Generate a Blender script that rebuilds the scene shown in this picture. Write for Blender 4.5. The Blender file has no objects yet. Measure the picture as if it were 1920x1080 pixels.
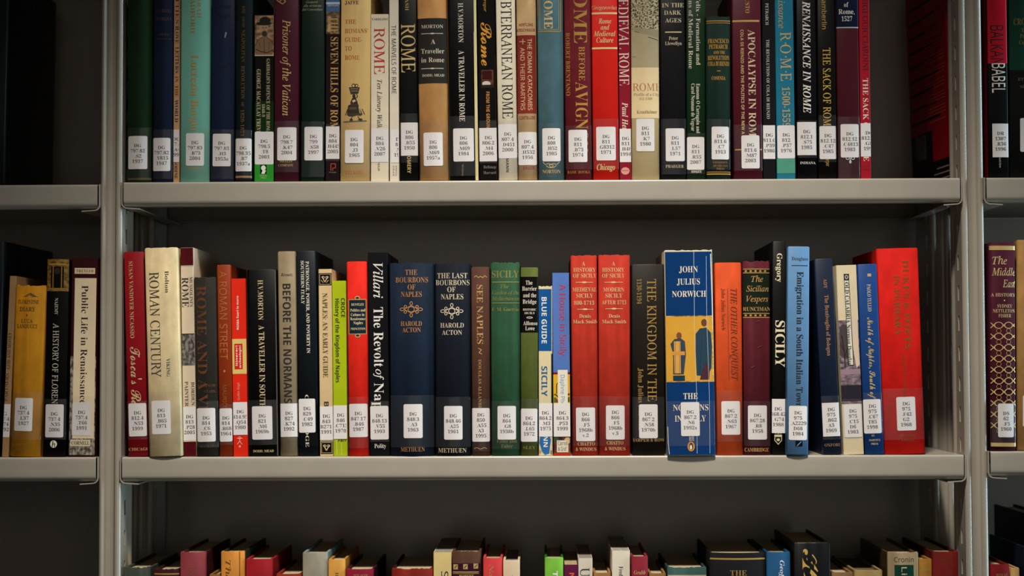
import bpy, math, random
from mathutils import Matrix, Vector
random.seed(7)
scn = bpy.context.scene
COL = scn.collection

# ------------------------------------------------------------------ camera
F = 3385.0                                   # focal length in pixels of the 1920 x 1080 frame
YAW, PITCH, ROLL = 0.01696, 0.04147, 0.00363
CAM = Vector((0.00216, -1.90976, -0.19349))
ROT = Matrix.Rotation(YAW, 3, 'Z') @ Matrix.Rotation(PITCH, 3, 'X') @ Matrix.Rotation(ROLL, 3, 'Y')
cam_data = bpy.data.cameras.new('camera')
cam = bpy.data.objects.new('camera', cam_data)
COL.objects.link(cam)
right, fwd, up = ROT.col[0], ROT.col[1], ROT.col[2]
cam.matrix_world = Matrix(((right.x, up.x, -fwd.x, CAM.x), (right.y, up.y, -fwd.y, CAM.y),
                           (right.z, up.z, -fwd.z, CAM.z), (0, 0, 0, 1)))
cam_data.sensor_width = 36.0
cam_data.lens = 36.0 * F / 1920.0
cam_data.clip_start = 0.05
cam_data.dof.use_dof = True
cam_data.dof.focus_distance = 1.912
cam_data.dof.aperture_fstop = 2.8
scn.camera = cam

# ------------------------------------------------------------------ light and exposure
scn.view_settings.view_transform = 'Standard'
scn.view_settings.look = 'None'
scn.view_settings.gamma = 1.0
scn.view_settings.use_curve_mapping = False
scn.view_settings.exposure = 0.0
world = bpy.data.worlds.new('dim_room')
scn.world = world
world.use_nodes = True
world.node_tree.nodes['Background'].inputs[0].default_value = (1.0, 0.93, 0.84, 1)
world.node_tree.nodes['Background'].inputs[1].default_value = 0.02


def lamp(name, kind, loc, aim, energy, color, **kw):
    d = bpy.data.lights.new(name, kind)
    d.energy = energy
    d.color = color
    for k, v in kw.items():
        setattr(d, k, v)
    o = bpy.data.objects.new(name, d)
    COL.objects.link(o)
    o.location = loc
    o.rotation_euler = (Vector(aim) - Vector(loc)).to_track_quat('-Z', 'Y').to_euler()
    return o


# the aisle's ceiling spot above the reader, and daylight from a tall window to the right
lamp('aisle_spot', 'SPOT', (0.06, -1.05, 1.65), (0.01, 0.0, -0.245), 322.0, (1.0, 0.935, 0.825),
     spot_size=math.radians(41), spot_blend=1.0, shadow_soft_size=0.13).scale = (1.0, 0.39, 1.0)
lamp('added_front_fill', 'AREA', (0.05, -3.3, 0.0), (0.04, 0.0, -0.30), 6.0, (1.0, 0.90, 0.80),  # unseen soft fill added behind the camera to lift the back panels
     shape='RECTANGLE', size=2.0, size_y=1.5)
lamp('window_daylight', 'AREA', (3.4, -0.23, 0.0), (0.0, 0.0, -0.2), 125.0, (0.60, 0.88, 1.0),
     shape='RECTANGLE', size=0.34, size_y=2.4)


# ------------------------------------------------------------------ helpers
def at(x, y, Y):
    """the point of the plane at depth Y that the photograph shows at pixel (x, y)"""
    d = ROT @ Vector(((x - 960.0) / F, 1.0, -(y - 540.0) / F))
    t = (Y - CAM.y) / d.y
    return CAM + d * t


def lin(hx):
    r = []
    for i in (0, 2, 4):
        c = int(hx[i:i + 2], 16) / 255.0
        r.append(c / 12.92 if c <= 0.04045 else ((c + 0.055) / 1.055) ** 2.4)
    return r


MATS = {}


def mat(hx, kind='ink'):
    """a procedural material: colour plus the surface of cloth, jacket, paper, ink, foil ..."""
    k = (hx, kind)
    if k in MATS:
        return MATS[k]
    m = bpy.data.materials.new(kind + '_' + hx)
    m.use_nodes = True
    nt = m.node_tree
    N, Lk = nt.nodes, nt.links
    bs = N['Principled BSDF']
    c = lin(hx)
    if kind in ('cloth', 'jacket', 'gloss'):
        c = [.5 * (v / .5) ** 1.22 if v < .5 else v for v in c]
    bs.inputs['Base Color'].default_value = (*c, 1)
    rough, spec = {'cloth': (.72, .15), 'jacket': (.45, .13), 'gloss': (.22, .5), 'paper': (.85, .2), 'ink': (.6, .3),
                   'foil': (.38, .5), 'label': (.55, .35), 'paint': (.25, .55), 'steel': (.4, .5), 'pages': (.9, .1),
                   'crowd': (.5, .4), 'engraving': (.7, .3), 'scene': (.45, .4), 'map': (.7, .3)}.get(kind, (.6, .3))
    bs.inputs['Roughness'].default_value = rough
    bs.inputs['Specular IOR Level'].default_value = spec
    if kind == 'foil':
        bs.inputs['Metallic'].default_value = 0.25
    tc = N.new('ShaderNodeTexCoord')

    def noise(scale, detail=3, stretch=None):
        n = N.new('ShaderNodeTexNoise')
        n.inputs['Scale'].default_value = scale
        n.inputs['Detail'].default_value = detail
        if stretch:
            mp = N.new('ShaderNodeMapping')
            mp.inputs['Scale'].default_value = stretch
            Lk.new(tc.outputs['Object'], mp.inputs[0])
            Lk.new(mp.outputs[0], n.inputs['Vector'])
        else:
            Lk.new(tc.outputs['Object'], n.inputs['Vector'])
        return n

    def ramp(src, stops):
        r = N.new('ShaderNodeValToRGB')
        while len(r.color_ramp.elements) < len(stops):
            r.color_ramp.elements.new(0.5)
        for e, (p, cc) in zip(r.color_ramp.elements, stops):
            e.position = p
            e.color = (*cc, 1)
        Lk.new(src, r.inputs[0])
        Lk.new(r.outputs[0], bs.inputs['Base Color'])

    def mul(f):
        return [min(1, v * f) for v in c]

    def bump(src, strength, dist):
        b = N.new('ShaderNodeBump')
        b.inputs['Strength'].default_value = strength
        b.inputs['Distance'].default_value = dist
        Lk.new(src, b.inputs['Height'])
        Lk.new(b.outputs[0], bs.inputs['Normal'])

    if kind == 'cloth':
        ramp(noise(90, 6, (1, 1, .5)).outputs[0], [(.3, mul(.82)), (.55, c), (.75, mul(1.18))])
        bump(noise(2600, 1).outputs[0], .16, .0002)
    elif kind == 'jacket':
        ramp(noise(45, 4).outputs[0], [(.3, mul(.94)), (.7, mul(1.05))])
    elif kind == 'pages':
        ramp(noise(60, 2, (40, 1, 1)).outputs[0], [(.35, mul(.75)), (.65, mul(1.1))])
    elif kind == 'paint':
        ramp(noise(30, 3).outputs[0], [(.3, mul(.96)), (.7, mul(1.03))])
        bump(noise(900, 2).outputs[0], .08, .0002)
    elif kind == 'crowd':
        ramp(noise(320, 3, (1, 1, .6)).outputs[0], [(.40, mul(.25)), (.5, mul(.8)), (.58, mul(1.6))])
    elif kind == 'engraving':
        ramp(noise(620, 4).outputs[0], [(.42, mul(.12)), (.52, c), (.6, mul(1.25))])
    elif kind == 'scene':
        ramp(noise(160, 5, (1, 1, 1.6)).outputs[0], [(.36, mul(.35)), (.5, c), (.62, mul(1.7))])
    MATS[k] = m
    return m


def tape_mat():
    m = bpy.data.materials.new('clear_tape')
    m.use_nodes = True
    N, Lk = m.node_tree.nodes, m.node_tree.links
    N.remove(N['Principled BSDF'])
    tr = N.new('ShaderNodeBsdfTransparent')
    tr.inputs[0].default_value = (1, 1, 1, 1)
    gl = N.new('ShaderNodeBsdfGlossy')
    gl.inputs['Roughness'].default_value = 0.18
    df = N.new('ShaderNodeBsdfDiffuse')
    df.inputs[0].default_value = (.75, .8, .82, 1)
    lw = N.new('ShaderNodeLayerWeight')
    lw.inputs[0].default_value = 0.5
    pw = N.new('ShaderNodeMath')
    pw.operation = 'POWER'
    pw.inputs[1].default_value = 3.0
    Lk.new(lw.outputs['Facing'], pw.inputs[0])
    fr = N.new('ShaderNodeMath')
    fr.operation = 'MULTIPLY_ADD'
    fr.inputs[1].default_value = 0.5
    fr.inputs[2].default_value = 0.025
    Lk.new(pw.outputs[0], fr.inputs[0])
    m1 = N.new('ShaderNodeMixShader')
    m1.inputs[0].default_value = 0.018
    m2 = N.new('ShaderNodeMixShader')
    Lk.new(tr.outputs[0], m1.inputs[1])
    Lk.new(df.outputs[0], m1.inputs[2])
    Lk.new(fr.outputs[0], m2.inputs[0])
    Lk.new(m1.outputs[0], m2.inputs[1])
    Lk.new(gl.outputs[0], m2.inputs[2])
    Lk.new(m2.outputs[0], N['Material Output'].inputs[0])
    return m


TAPE = tape_mat()


class MB:
    """collects faces with materials; build() links them as one mesh object"""

    def __init__(s):
        s.v, s.f, s.m, s.s, s.slots = [], [], [], [], []

    def slot(s, m):
        if m not in s.slots:
            s.slots.append(m)
        return s.slots.index(m)

    def add(s, vs, fs, m, smooth=False):
        b, k = len(s.v), s.slot(m)
        s.v.extend(vs)
        for f in fs:
            s.f.append([b + i for i in f])
            s.m.append(k)
            s.s.append(smooth)

    def box(s, x0, x1, y0, y1, z0, z1, m):
        s.add([(x, y, z) for x in (x0, x1) for y in (y0, y1) for z in (z0, z1)],
              [(0, 1, 3, 2), (4, 6, 7, 5), (0, 4, 5, 1), (2, 3, 7, 6), (0, 2, 6, 4), (1, 5, 7, 3)], m)

    def loft(s, rings, m, smooth=True, closed=False, caps=False):
        """quads between successive equal-length rings of points"""
        n = len(rings[0])
        vs = [p for r in rings for p in r]
        fs = []
        for i in range(len(rings) - 1):
            for j in range(n if closed else n - 1):
                k = (j + 1) % n
                fs.append((i * n + j, i * n + k, (i + 1) * n + k, (i + 1) * n + j))
        s.add(vs, fs, m, smooth)
        if caps:
            s.add(rings[0], [tuple(range(n))], m)
            s.add(rings[-1], [tuple(range(n - 1, -1, -1))], m)

    def build(s, name, parent=None):
        me = bpy.data.meshes.new(name)
        me.from_pydata(s.v, [], s.f)
        for m in s.slots:
            me.materials.append(m)
        me.polygons.foreach_set('material_index', s.m)
        me.polygons.foreach_set('use_smooth', s.s)
        me.update()
        o = bpy.data.objects.new(name, me)
        COL.objects.link(o)
        if parent:
            o.parent = parent
        return o


def empty(name, loc, label, cat, group=None, roty=0.0):
    o = bpy.data.objects.new(name, None)
    COL.objects.link(o)
    o.location = loc
    o.rotation_euler = (0, roty, 0)
    o.empty_display_size = 0.02
    o['label'] = label
    o['category'] = cat
    if group:
        o['group'] = group
    return o


def sheet(path, th):
    """offset an open 2-D path to a closed outline of a bent sheet"""
    n = len(path)
    off = []
    for i in range(n):
        a, b = path[max(0, i - 1)], path[min(n - 1, i + 1)]
        dx, dy = b[0] - a[0], b[1] - a[1]
        l = math.hypot(dx, dy) or 1
        off.append((path[i][0] - dy / l * th, path[i][1] + dx / l * th))
    return path + off[::-1]


def arc(cx, cy, r, a0, a1, n=5):
    return [(cx + r * math.cos(math.radians(a0 + (a1 - a0) * i / n)),
             cy + r * math.sin(math.radians(a0 + (a1 - a0) * i / n))) for i in range(n + 1)]


# ------------------------------------------------------------------ the steel shelving
PAINT = mat('a79f92', 'paint')
PANEL = mat('8d837a', 'paint')
SLOT = mat('2a2826', 'paint')
BAY, SHL, DEP = 0.914, 0.8858, 0.231
Z1, Z2, Z3, Z0 = 0.0, -0.29158, -0.5832, 0.2916


def make_post(x, y0, y1, parent, name, side):
    m = MB()
    zb, zt = -0.95, 0.60
    h = 0.0118
    prof = [(-h, y0 + .0045), (-h, y0 + .0036), (-h + .0006, y0 + .0016), (-h + .0018, y0 + .0003), (-h + .003, y0), (-.0086, y0),
            (-.0078, y0 + .0001), (-.0066, y0 + .0005), (-.0056, y0 + .0013), (-.0050, y0 + .0024), (-.0048, y0 + .0034), (-.0047, y0 + .0036),
            (.0043, y0 + .0036), (.0045, y0 + .0034), (.0052, y0 + .0008), (.0060, y0), (.0082, y0), (.0088, y0 + .0001), (.0100, y0 + .0005),
            (.0110, y0 + .0013), (.0116, y0 + .0025), (h, y0 + .0038), (h, y0 + .0048)]
    m.loft([[(p[0], p[1], zb) for p in prof], [(p[0], p[1], zt) for p in prof]], PAINT)
    m.add([(p[0], p[1], zt) for p in prof], [tuple(range(len(prof)))], PAINT)
    m.box(-h, h, y1 - .002, y1, zb, zt, PAINT)
    # both flanks: strips before and behind the row of slots, rungs between the slots
    sa, sb = y0 + .018, y0 + .0235
    for sx in (-1, 1):
        xa, xb = sorted((sx * h, sx * (h - .0014)))
        m.box(xa, xb, y0 + .003, sa, zb, zt, PAINT)
        m.box(xa, xb, sb, y1, zb, zt, PAINT)
        z = zb
        while z < zt:
            m.box(xa, xb, sa, sb, z, z + .0162, PAINT)
            z += .0322
        if side:
            bead = [(sx * (h + .0022 * math.sin(math.pi * t / 6)), y1 - .0135 + .0125 * t / 6) for t in range(7)]
            m.loft([[(p[0], p[1], zb) for p in bead], [(p[0], p[1], zt) for p in bead]], PAINT)
    o = m.build(name, parent)
    o.location = (x, 0, 0)
    return o


frame = empty('bookcase_frame', (0, 0, -0.95), 'grey steel library bookcase frame with slotted uprights and dark back panels', 'bookcase')
for k in (-1.5, -.5, .5, 1.5):
    for nm, a, b in (('front_upright', 0.0, .051), ('rear_upright', .155, .231)):
        make_post(k * BAY, a, b, frame, nm, nm == 'front_upright').location.z = 0.95
for k in (-1, 0, 1):
    m = MB()
    m.box(k * BAY - .45, k * BAY + .45, .2345, .2365, 0.0, 1.5, PANEL)
    m.build('back_panel', frame)


def make_shelf(bay, z, label, dz=0.0):
    root = empty('shelf', (bay * BAY, 0, z + dz), label, 'shelf', 'grey steel shelves of the bookcase')
    hl = SHL / 2
    r = .0022
    R = .0062
    path = [(.011, -.0258)] + arc(-.003 + R, -.0258 + R, R, 270, 180, 8) + [(-.003, -.015), (-.003, -.006)] + arc(-.003 + r, -r, r, 180, 90) + \
        [(.01, 0), (.1, 0), (DEP - r, 0)] + arc(DEP - r, -r, r, 90, 0) + [(DEP, -.0258), (DEP - .012, -.0258)]
    out = sheet(path, -.0011)
    m = MB()
    m.loft([[(-hl, y, zz) for y, zz in out], [(hl, y, zz) for y, zz in out]], PAINT, closed=True)
    n = len(path)
    for sx in (-1, 1):
        vs = [(sx * hl, y, zz) for y, zz in out]
        m.add(vs, [(i, i + 1, 2 * n - 2 - i, 2 * n - 1 - i) for i in range(n - 1)], PAINT)
    m.build('shelf_board', root)
    for sx in (-1, 1):
        bm = MB()
        prof = [(sx * (hl + .0016), .0003), (sx * (hl + .0016), -.0205)] + \
            [(sx * (hl + .0016 - .0048 + .0048 * math.cos(math.radians(a))), -.0222 - .0048 * math.sin(math.radians(a))) for a in (0, 25, 50, 75, 90)] + \
            [(sx * (hl - .017), -.0279)]
        o2 = sheet(prof, .0011 * sx)
        bm.loft([[(x, -.0022, zz) for x, zz in o2], [(x, DEP - .004, zz) for x, zz in o2]], PAINT, smooth=False, closed=True)
        k = len(prof)
        for yy in (-.0022, DEP - .004):
            bm.add([(x, yy, zz) for x, zz in o2], [(i, i + 1, 2 * k - 2 - i, 2 * k - 1 - i) for i in range(k - 1)], PAINT)
        bm.build('shelf_bracket', root)
    return root


make_shelf(0, Z0, 'grey steel shelf above the picture over the top row of books')
make_shelf(0, Z1, 'grey steel shelf under the upper row of books in the middle bay')
make_shelf(0, Z2, 'grey steel shelf under the middle row of books in the middle bay')
make_shelf(0, Z3, 'grey steel shelf under the lowest row of books in the middle bay')
make_shelf(-1, Z1, 'grey steel shelf end at the upper left holding one large black book', -.0022)
make_shelf(-1, Z2, 'grey steel shelf end at the lower left under the mustard book')
make_shelf(1, Z1, 'grey steel shelf end at the upper right under the pink and black book', 0)
make_shelf(1, Z2, 'grey steel shelf end at the lower right under the ornate maroon book', .0035)
make_shelf(1, Z3, 'grey steel shelf at the lower right under the small red book')
make_shelf(-1, Z0, 'grey steel shelf above the picture in the left bay')
make_shelf(1, Z0, 'grey steel shelf above the picture in the right bay')


# ------------------------------------------------------------------ lettering
# Glyph outlines come from Blender's built-in font; its mathematical alphabets give the serif, italic and script cuts.
def uni(ch, up, lo, dg=None, sp={}):
    if ch in sp:
        return chr(sp[ch])
    if 'A' <= ch <= 'Z':
        return chr(up + ord(ch) - 65)
    if 'a' <= ch <= 'z':
        return chr(lo + ord(ch) - 97)
    if dg and ch.isdigit():
        return chr(dg + ord(ch) - 48)
    return ch


HH = {'h': 0x210e}
FONTS = {
    'S': lambda c: (uni(c, 0x1d400, 0x1d41a, 0x1d7ce), -.005, 0),
    'B': lambda c: (uni(c, 0x1d400, 0x1d41a, 0x1d7ce), .004, 0),
    'R': lambda c: (uni(c, 0x1d434, 0x1d41a, 0x1d7ce), -.005 if not c.isupper() else .002, 1 if c.isupper() else 0),
    'I': lambda c: (uni(c, 0x1d434, 0x1d44e, 0x1d7ce, HH), .004 if not c.isdigit() else -.005, 0),
    'J': lambda c: (uni(c, 0x1d468, 0x1d482, 0x1d7ce), 0, 0),
    'K': lambda c: (uni(c, 0x1d4d0, 0x1d4ea, 0x1d7ce), .004, 0),
    'N': lambda c: (uni(c, 0x1d5a0, 0x1d5ba, 0x1d7e2), .002, 0),
    'X': lambda c: (uni(c, 0x1d5d4, 0x1d5ee, 0x1d7ec), 0, 0),
}
GL = {}


def make_glyphs(need):
    objs = {}
    for f, ch in need:
        u, off, _ = FONTS[f](ch)
        for t, body in (('g', u), ('a', u + '|')):
            c = bpy.data.curves.new('glyph', 'FONT')
            c.body = body
            c.offset = off if t == 'g' else 0
            c.resolution_u = 3
            o = bpy.data.objects.new('glyph', c)
            COL.objects.link(o)
            objs[(f, ch, t)] = o
    bar = bpy.data.curves.new('glyph', 'FONT')
    bar.body = '|'
    ob = bpy.data.objects.new('glyph', bar)
    COL.objects.link(ob)
    dg = bpy.context.evaluated_depsgraph_get()

    def mesh_of(o):
        ev = o.evaluated_get(dg)
        me = ev.to_mesh()
        me.calc_loop_triangles()
        vs = [(v.co.x, v.co.y) for v in me.vertices]
        ts = [tuple(t.vertices) for t in me.loop_triangles]
        ev.to_mesh_clear()
        return vs, ts
    bx = max(v[0] for v in mesh_of(ob)[0])
    raw = {k: mesh_of(o) for k, o in objs.items()}
    for o in list(objs.values()) + [ob]:
        c = o.data
        bpy.data.objects.remove(o)
        bpy.data.curves.remove(c)
    for f, ch in need:
        vs, ts = raw[(f, ch, 'g')]
        adv = max(v[0] for v in raw[(f, ch, 'a')][0]) - bx
        if FONTS[f](ch)[2] and vs:                       # upright capitals out of the italic ones
            sh = math.tan(math.radians(15.6))
            vs = [(x - y * sh + .02, y) for x, y in vs]
        GL[(f, ch)] = (vs, ts, adv)


CAPH = {'S': .69, 'B': .69, 'R': .67, 'I': .67, 'J': .67, 'K': .70, 'N': .714, 'X': .714}


def layout(font, s):
    """glyph polygons of one line in em units, with ink extent"""
    x, out, lo, hi = 0.0, [], 1e9, -1e9
    for ch in s:
        vs, ts, adv = GL[(font, ch)]
        if vs:
            vv = [(a + x, b) for a, b in vs]
            out.append((vv, ts))
            lo = min(lo, min(a for a, b in vv))
            hi = max(hi, max(a for a, b in vv))
        x += adv
    return out, lo, hi


# ------------------------------------------------------------------ books
class Book:
    ROWS = {'T': (Z1, 338.0), 'M': (Z2, 855.0), 'L': (Z3, None)}

    def __init__(s, head, items):
        a = head.split()
        s.row = a[0]
        zs, yb = s.ROWS[s.row]
        xt0, xt1, yt, xb0, xb1 = map(float, a[1:6])
        s.col, s.kind = a[6], a[7]
        o = dict(t.split('=') for t in a[8:])
        s.dep = float(o.get('d', 150)) / 1000
        s.Y = float(o.get('y', 3)) / 1000
        s.board = o.get('bc', s.col)
        s.pcol = o.get('pg', 'b9a98c')
        zs += float(o.get('dz', 0)) / 1000
        if yb is None:
            p0, p1 = at(xt0, yt, s.Y), at(xt1, yt, s.Y)
            s.lean = math.radians(float(o.get('lean', 0)))
            s.w = (p1.x - p0.x) / math.cos(s.lean)
            s.H = (p0.z - zs) / math.cos(s.lean)
            xb = (p0.x + p1.x) / 2 - math.sin(s.lean) * s.H
        else:
            b0, b1, t0, t1 = at(xb0, yb, s.Y), at(xb1, yb, s.Y), at(xt0, yt, s.Y), at(xt1, yt, s.Y)
            xb, xt, zt = (b0.x + b1.x) / 2, (t0.x + t1.x) / 2, t0.z
            s.lean = math.atan2(xt - xb, zt - zs)
            s.w = ((b1.x - b0.x) + (t1.x - t0.x)) / 2 * math.cos(s.lean)
            s.H = (zt - zs) / math.cos(s.lean)
        s.w -= .0003
        bf = float(o.get('b', {'h': .10, 'j': .05, 'p': .0}[s.kind]))
        s.b = bf * s.w
        s.r = min(s.w * .25, float(o.get('r', {'h': 1.6, 'j': 1.1, 'p': .6}[s.kind])) / 1000)
        s.lift = abs(math.sin(s.lean)) * s.w / 2
        s.base = Vector((xb, s.Y, zs + s.lift + .0002))
        s.surf = {'h': 'cloth', 'j': 'jacket', 'p': 'jacket'}[s.kind] if 'm' not in o else o['m']
        s.wear = float(o.get('wear', .0)) / 1000
        s.items = items
        s.label = None

    def uv(s, x, y):
        p = at(x, y, s.Y)
        dx, dz = p.x - s.base.x, p.z - s.base.z
        c, n = math.cos(s.lean), math.sin(s.lean)
        return dx * c - dz * n, dx * n + dz * c

    def front(s, u, e=0.0):
        """local y of the spine's surface at u, e in front of it"""
        h = s.w / 2
        t = max(-1.0, min(1.0, u / h))
        y = -s.b * (1 - t * t)
        k = abs(u) - (h - s.r)
        if k > 0:
            k = min(k, s.r)
            y += s.r - math.sqrt(max(0.0, s.r * s.r - k * k))
        return y - e

    def us(s, lo, hi, n=14):
        h = s.w / 2
        base = [lo + (hi - lo) * i / n for i in range(n + 1)]
        for k in (.0, .35, .65, .87):
            for sg in (-1, 1):
                u = sg * (h - s.r + s.r * k)
                if lo < u < hi:
                    base.append(u)
        return sorted(base)

    def patch(s, mb, u0, u1, v0, v1, e, m, corner=0.0):
        h = s.w / 2 - .00005
        u0, u1 = max(u0, -h), min(u1, h)
        if u1 <= u0:
            return
        top, bot = [], []
        uu = s.us(u0, u1, 10)
        if corner:
            uu = sorted(uu + [a for k in (.06, .29, .6) for a in (u0 + corner * k, u1 - corner * k) if u0 < a < u1])
        for u in uu:
            d = 0
            k = corner - min(u - u0, u1 - u)
            if corner and k > 0:
                d = corner - math.sqrt(max(0, corner * corner - k * k))
            top.append((u, s.front(u, e), v1 - d))
            bot.append((u, s.front(u, e), v0 + d))
        mb.loft([bot, top], m)

    def poly(s, mb, pts, tris, e, m):
        h = s.w / 2 - .0002
        if s.b > .0002 or s.r > .0005:                # fine enough to follow the round of the spine
            pts, tris = list(pts), list(tris)
            lim = max(.0012, s.w * .07)
            done = []
            while tris:
                t = tris.pop()
                d = [(abs(pts[t[i]][0] - pts[t[(i + 1) % 3]][0]), i) for i in range(3)]
                g, i = max(d)
                if g < lim:
                    done.append(t)
                    continue
                a, b, c = t[i], t[(i + 1) % 3], t[(i + 2) % 3]
                pts.append(((pts[a][0] + pts[b][0]) / 2, (pts[a][1] + pts[b][1]) / 2))
                k = len(pts) - 1
                tris += [(a, k, c), (k, b, c)]
            tris = done
        keep = [t for t in tris if all(abs(pts[i][0]) < h for i in t)]
        if keep:
            mb.add([(u, s.front(u, e), v) for u, v in pts], keep, m)

    def text(s, mb, mode, font, m, cx, cy, length, cap, body, e):
        """length None: natural width. cx, cy, length, cap in local metres; centre of the line"""
        out, lo, hi = layout(font, body)
        if not out:
            return
        sc = cap / CAPH[font]
        sx = sc if length is None else length / max(hi - lo, 1e-6)
        mid = (lo + hi) / 2
        for vs, ts in out:
            pts = []
            for a, b in vs:
                p, q = (a - mid) * sx, b * sc - cap / 2
                pts.append((cx + p, cy + q) if mode == 'h' else (cx + q, cy - p) if mode == 'v' else (cx - q, cy + p))
            s.poly(mb, pts, ts, e, m)

    def build(s, label, group):
        root = empty('book', s.base, label, 'book', group, s.lean)
        h, H, w = s.w / 2, s.H, s.w
        cm = mat(s.col, s.surf)
        bm = mat(s.board, s.surf)
        rng = random.Random(int(abs(s.base.x) * 1e5))
        # spine, or the wrap-round cover of a paperback
        mb = MB()
        back = .0055 if s.kind != 'p' else s.dep
        th = .0018 if s.kind != 'p' else .0005
        side = [.0, .5, 1.0]
        outer = [(-h, s.r + (back - s.r) * (1 - k)) for k in side[:-1]] + [(u, s.front(u)) for u in s.us(-h, h, 16)] + \
                [(h, s.r + (back - s.r) * k) for k in side[1:]]

        def ring(v, ins, jit=0.0):
            r = []
            for u, y in outer:
                r.append((u * (1 - ins / max(h, 1e-4)), y + ins, v + (rng.uniform(-jit, jit) if jit else 0)))
            return r
        cap = .0007 if s.kind != 'p' else .0001
        top = ring(H, cap, s.wear)
        rings = [ring(0, cap), ring(.0008, 0), ring(H - .0009, 0), top]
        mb.loft(rings, cm)
        inner_top = [(u * (1 - th / h) if h > th else 0, y + th, v - .0002) for (u, y, v) in top]
        mb.loft([top, inner_top], cm, smooth=False)
        inner_low = [(u, y, .002) for u, y, v in inner_top]
        mb.loft([inner_top, inner_low], mat(s.pcol, 'paper'), smooth=False)
        bl = rings[0]
        mb.loft([[(u * (1 - th / h) if h > th else 0, y + th, v) for u, y, v in bl], bl], cm, smooth=False)
        spine_mb = mb
        subs = []                                   # panels: (mesh builder, u0, u1, v0, v1, name)
        stuck, tapes = [], []
        e = .00010

        def target(u, v):
            for q in reversed(subs):
                if q[1] <= u <= q[2] and q[3] <= v <= q[4]:
                    return q[0]
            return spine_mb
        for it in s.items:
            e += .000016
            k = it.split()
            op = k[0]
            if op in 'vwh':
                f, hx = k[1], k[2]
                a, b2, c, d = map(float, k[3:7])
                body = ' '.join(k[7:])
                foil = 'ink'
                if hx[0] == '*':
                    foil, hx = 'foil', hx[1:]
                mm = mat(hx, foil)
                if op == 'h':
                    u0, v0 = s.uv(a, c)
                    u1, v1 = s.uv(b2, c)
                    cc, cy = (u0 + u1) / 2, (v0 + v1) / 2
                    L = u1 - u0
                    pc = s.uv((a + b2) / 2, c - d / 2)[1] - s.uv((a + b2) / 2, c + d / 2)[1]
                else:
                    u0, v0 = s.uv(a, b2)
                    u1, v1 = s.uv(a, c)
                    um, vm = s.uv(a, (b2 + c) / 2)
                    cc, cy, L = um, vm, abs(v0 - v1)
                    pc = s.uv(a + d / 2, (b2 + c) / 2)[0] - s.uv(a - d / 2, (b2 + c) / 2)[0]
                s.text(target(cc, cy), op, f, mm, cc, cy, L, pc, body, e)
            elif op in 'pP':
                x0, y0, x1, y1 = map(float, k[1:5])
                u0, v1 = s.uv(x0, (y0 + y1) / 2)[0], s.uv((x0 + x1) / 2, y0)[1]
                u1, v0 = s.uv(x1, (y0 + y1) / 2)[0], s.uv((x0 + x1) / 2, y1)[1]
                v1 = min(v1, H - .0002)
                v0 = max(v0, .0002)
                mk = k[6] if len(k) > 6 else s.surf
                if op == 'P':                        # a panel large enough to be a part of its own
                    q = MB()
                    s.patch(q, u0, u1, v0, v1, e, mat(k[5], mk))
                    subs.append((q, u0, u1, v0, v1, k[7] if len(k) > 7 else 'title_panel'))
                else:
                    s.patch(target((u0 + u1) / 2, (v0 + v1) / 2), u0, u1, v0, v1, e, mat(k[5], mk))
            elif op == 'e':                          # ellipse or ring
                cx, cy, rx, ry = map(float, k[1:5])
                u, v = s.uv(cx, cy)
                g = .000563
                rx, ry = rx * g, ry * g
                n = 20
                wd = float(k[6]) * g if len(k) > 6 else None
                P = [(u + rx * math.cos(i * 2 * math.pi / n), v + ry * math.sin(i * 2 * math.pi / n)) for i in range(n)]
                mb2 = target(u, v)
                if wd:
                    Q = [(u + (rx - wd) * math.cos(i * 2 * math.pi / n), v + (ry - wd) * math.sin(i * 2 * math.pi / n)) for i in range(n)]
                    s.poly(mb2, P + Q, [t for i in range(n) for t in ((i, (i + 1) % n, n + i), ((i + 1) % n, n + (i + 1) % n, n + i))], e, mat(k[5], 'ink'))
                else:
                    s.poly(mb2, P + [(u, v)], [(i, (i + 1) % n, n) for i in range(n)], e, mat(k[5], 'ink'))
            elif op == 'g':                          # polygon drawn as a fan about its centre
                c = list(map(float, k[2:]))
                P = [s.uv(c[i], c[i + 1]) for i in range(0, len(c), 2)]
                n = len(P)
                ce = (sum(p[0] for p in P) / n, sum(p[1] for p in P) / n)
                s.poly(target(*ce), P + [ce], [(i, (i + 1) % n, n) for i in range(n)], e, mat(k[1], 'ink'))
            elif op == 's':                          # stroked polyline
                wd = float(k[2]) * .000563 / 2
                c = list(map(float, k[3:]))
                P = [s.uv(c[i], c[i + 1]) for i in range(0, len(c), 2)]
                mb2 = target(*P[len(P) // 2])
                for (ua, va), (ub, vb) in zip(P, P[1:]):
                    l = math.hypot(ub - ua, vb - va) or 1
                    nx, ny = -(vb - va) / l * wd, (ub - ua) / l * wd
                    n = max(1, int(l / .004))
                    for i in range(n):
                        a0, a1 = i / n, (i + 1) / n
                        q = [(ua + (ub - ua) * t, va + (vb - va) * t) for t in (a0, a1)]
                        s.poly(mb2, [(q[0][0] + nx, q[0][1] + ny), (q[1][0] + nx, q[1][1] + ny), (q[1][0] - nx, q[1][1] - ny),
                                     (q[0][0] - nx, q[0][1] - ny)], [(0, 1, 2), (0, 2, 3)], e, mat(k[1], 'foil' if s.kind == 'h' else 'ink'))
            elif op == 'L':
                stuck.append(k)
            elif op == 't':
                tapes.append(k)
        sp = spine_mb.build('spine' if s.kind != 'p' else 'cover', root)
        for q in subs:
            q[0].build(q[5], sp)
        # boards and pages
        if s.kind != 'p':
            for sg in (-1, 1):
                q = MB()
                a, c = sorted((sg * h, sg * (h - .0024)))
                q.box(a, c, .0058, s.dep, .0004, H - .0006, bm)
                q.build('cover_board', root)
        pb = MB()
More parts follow.
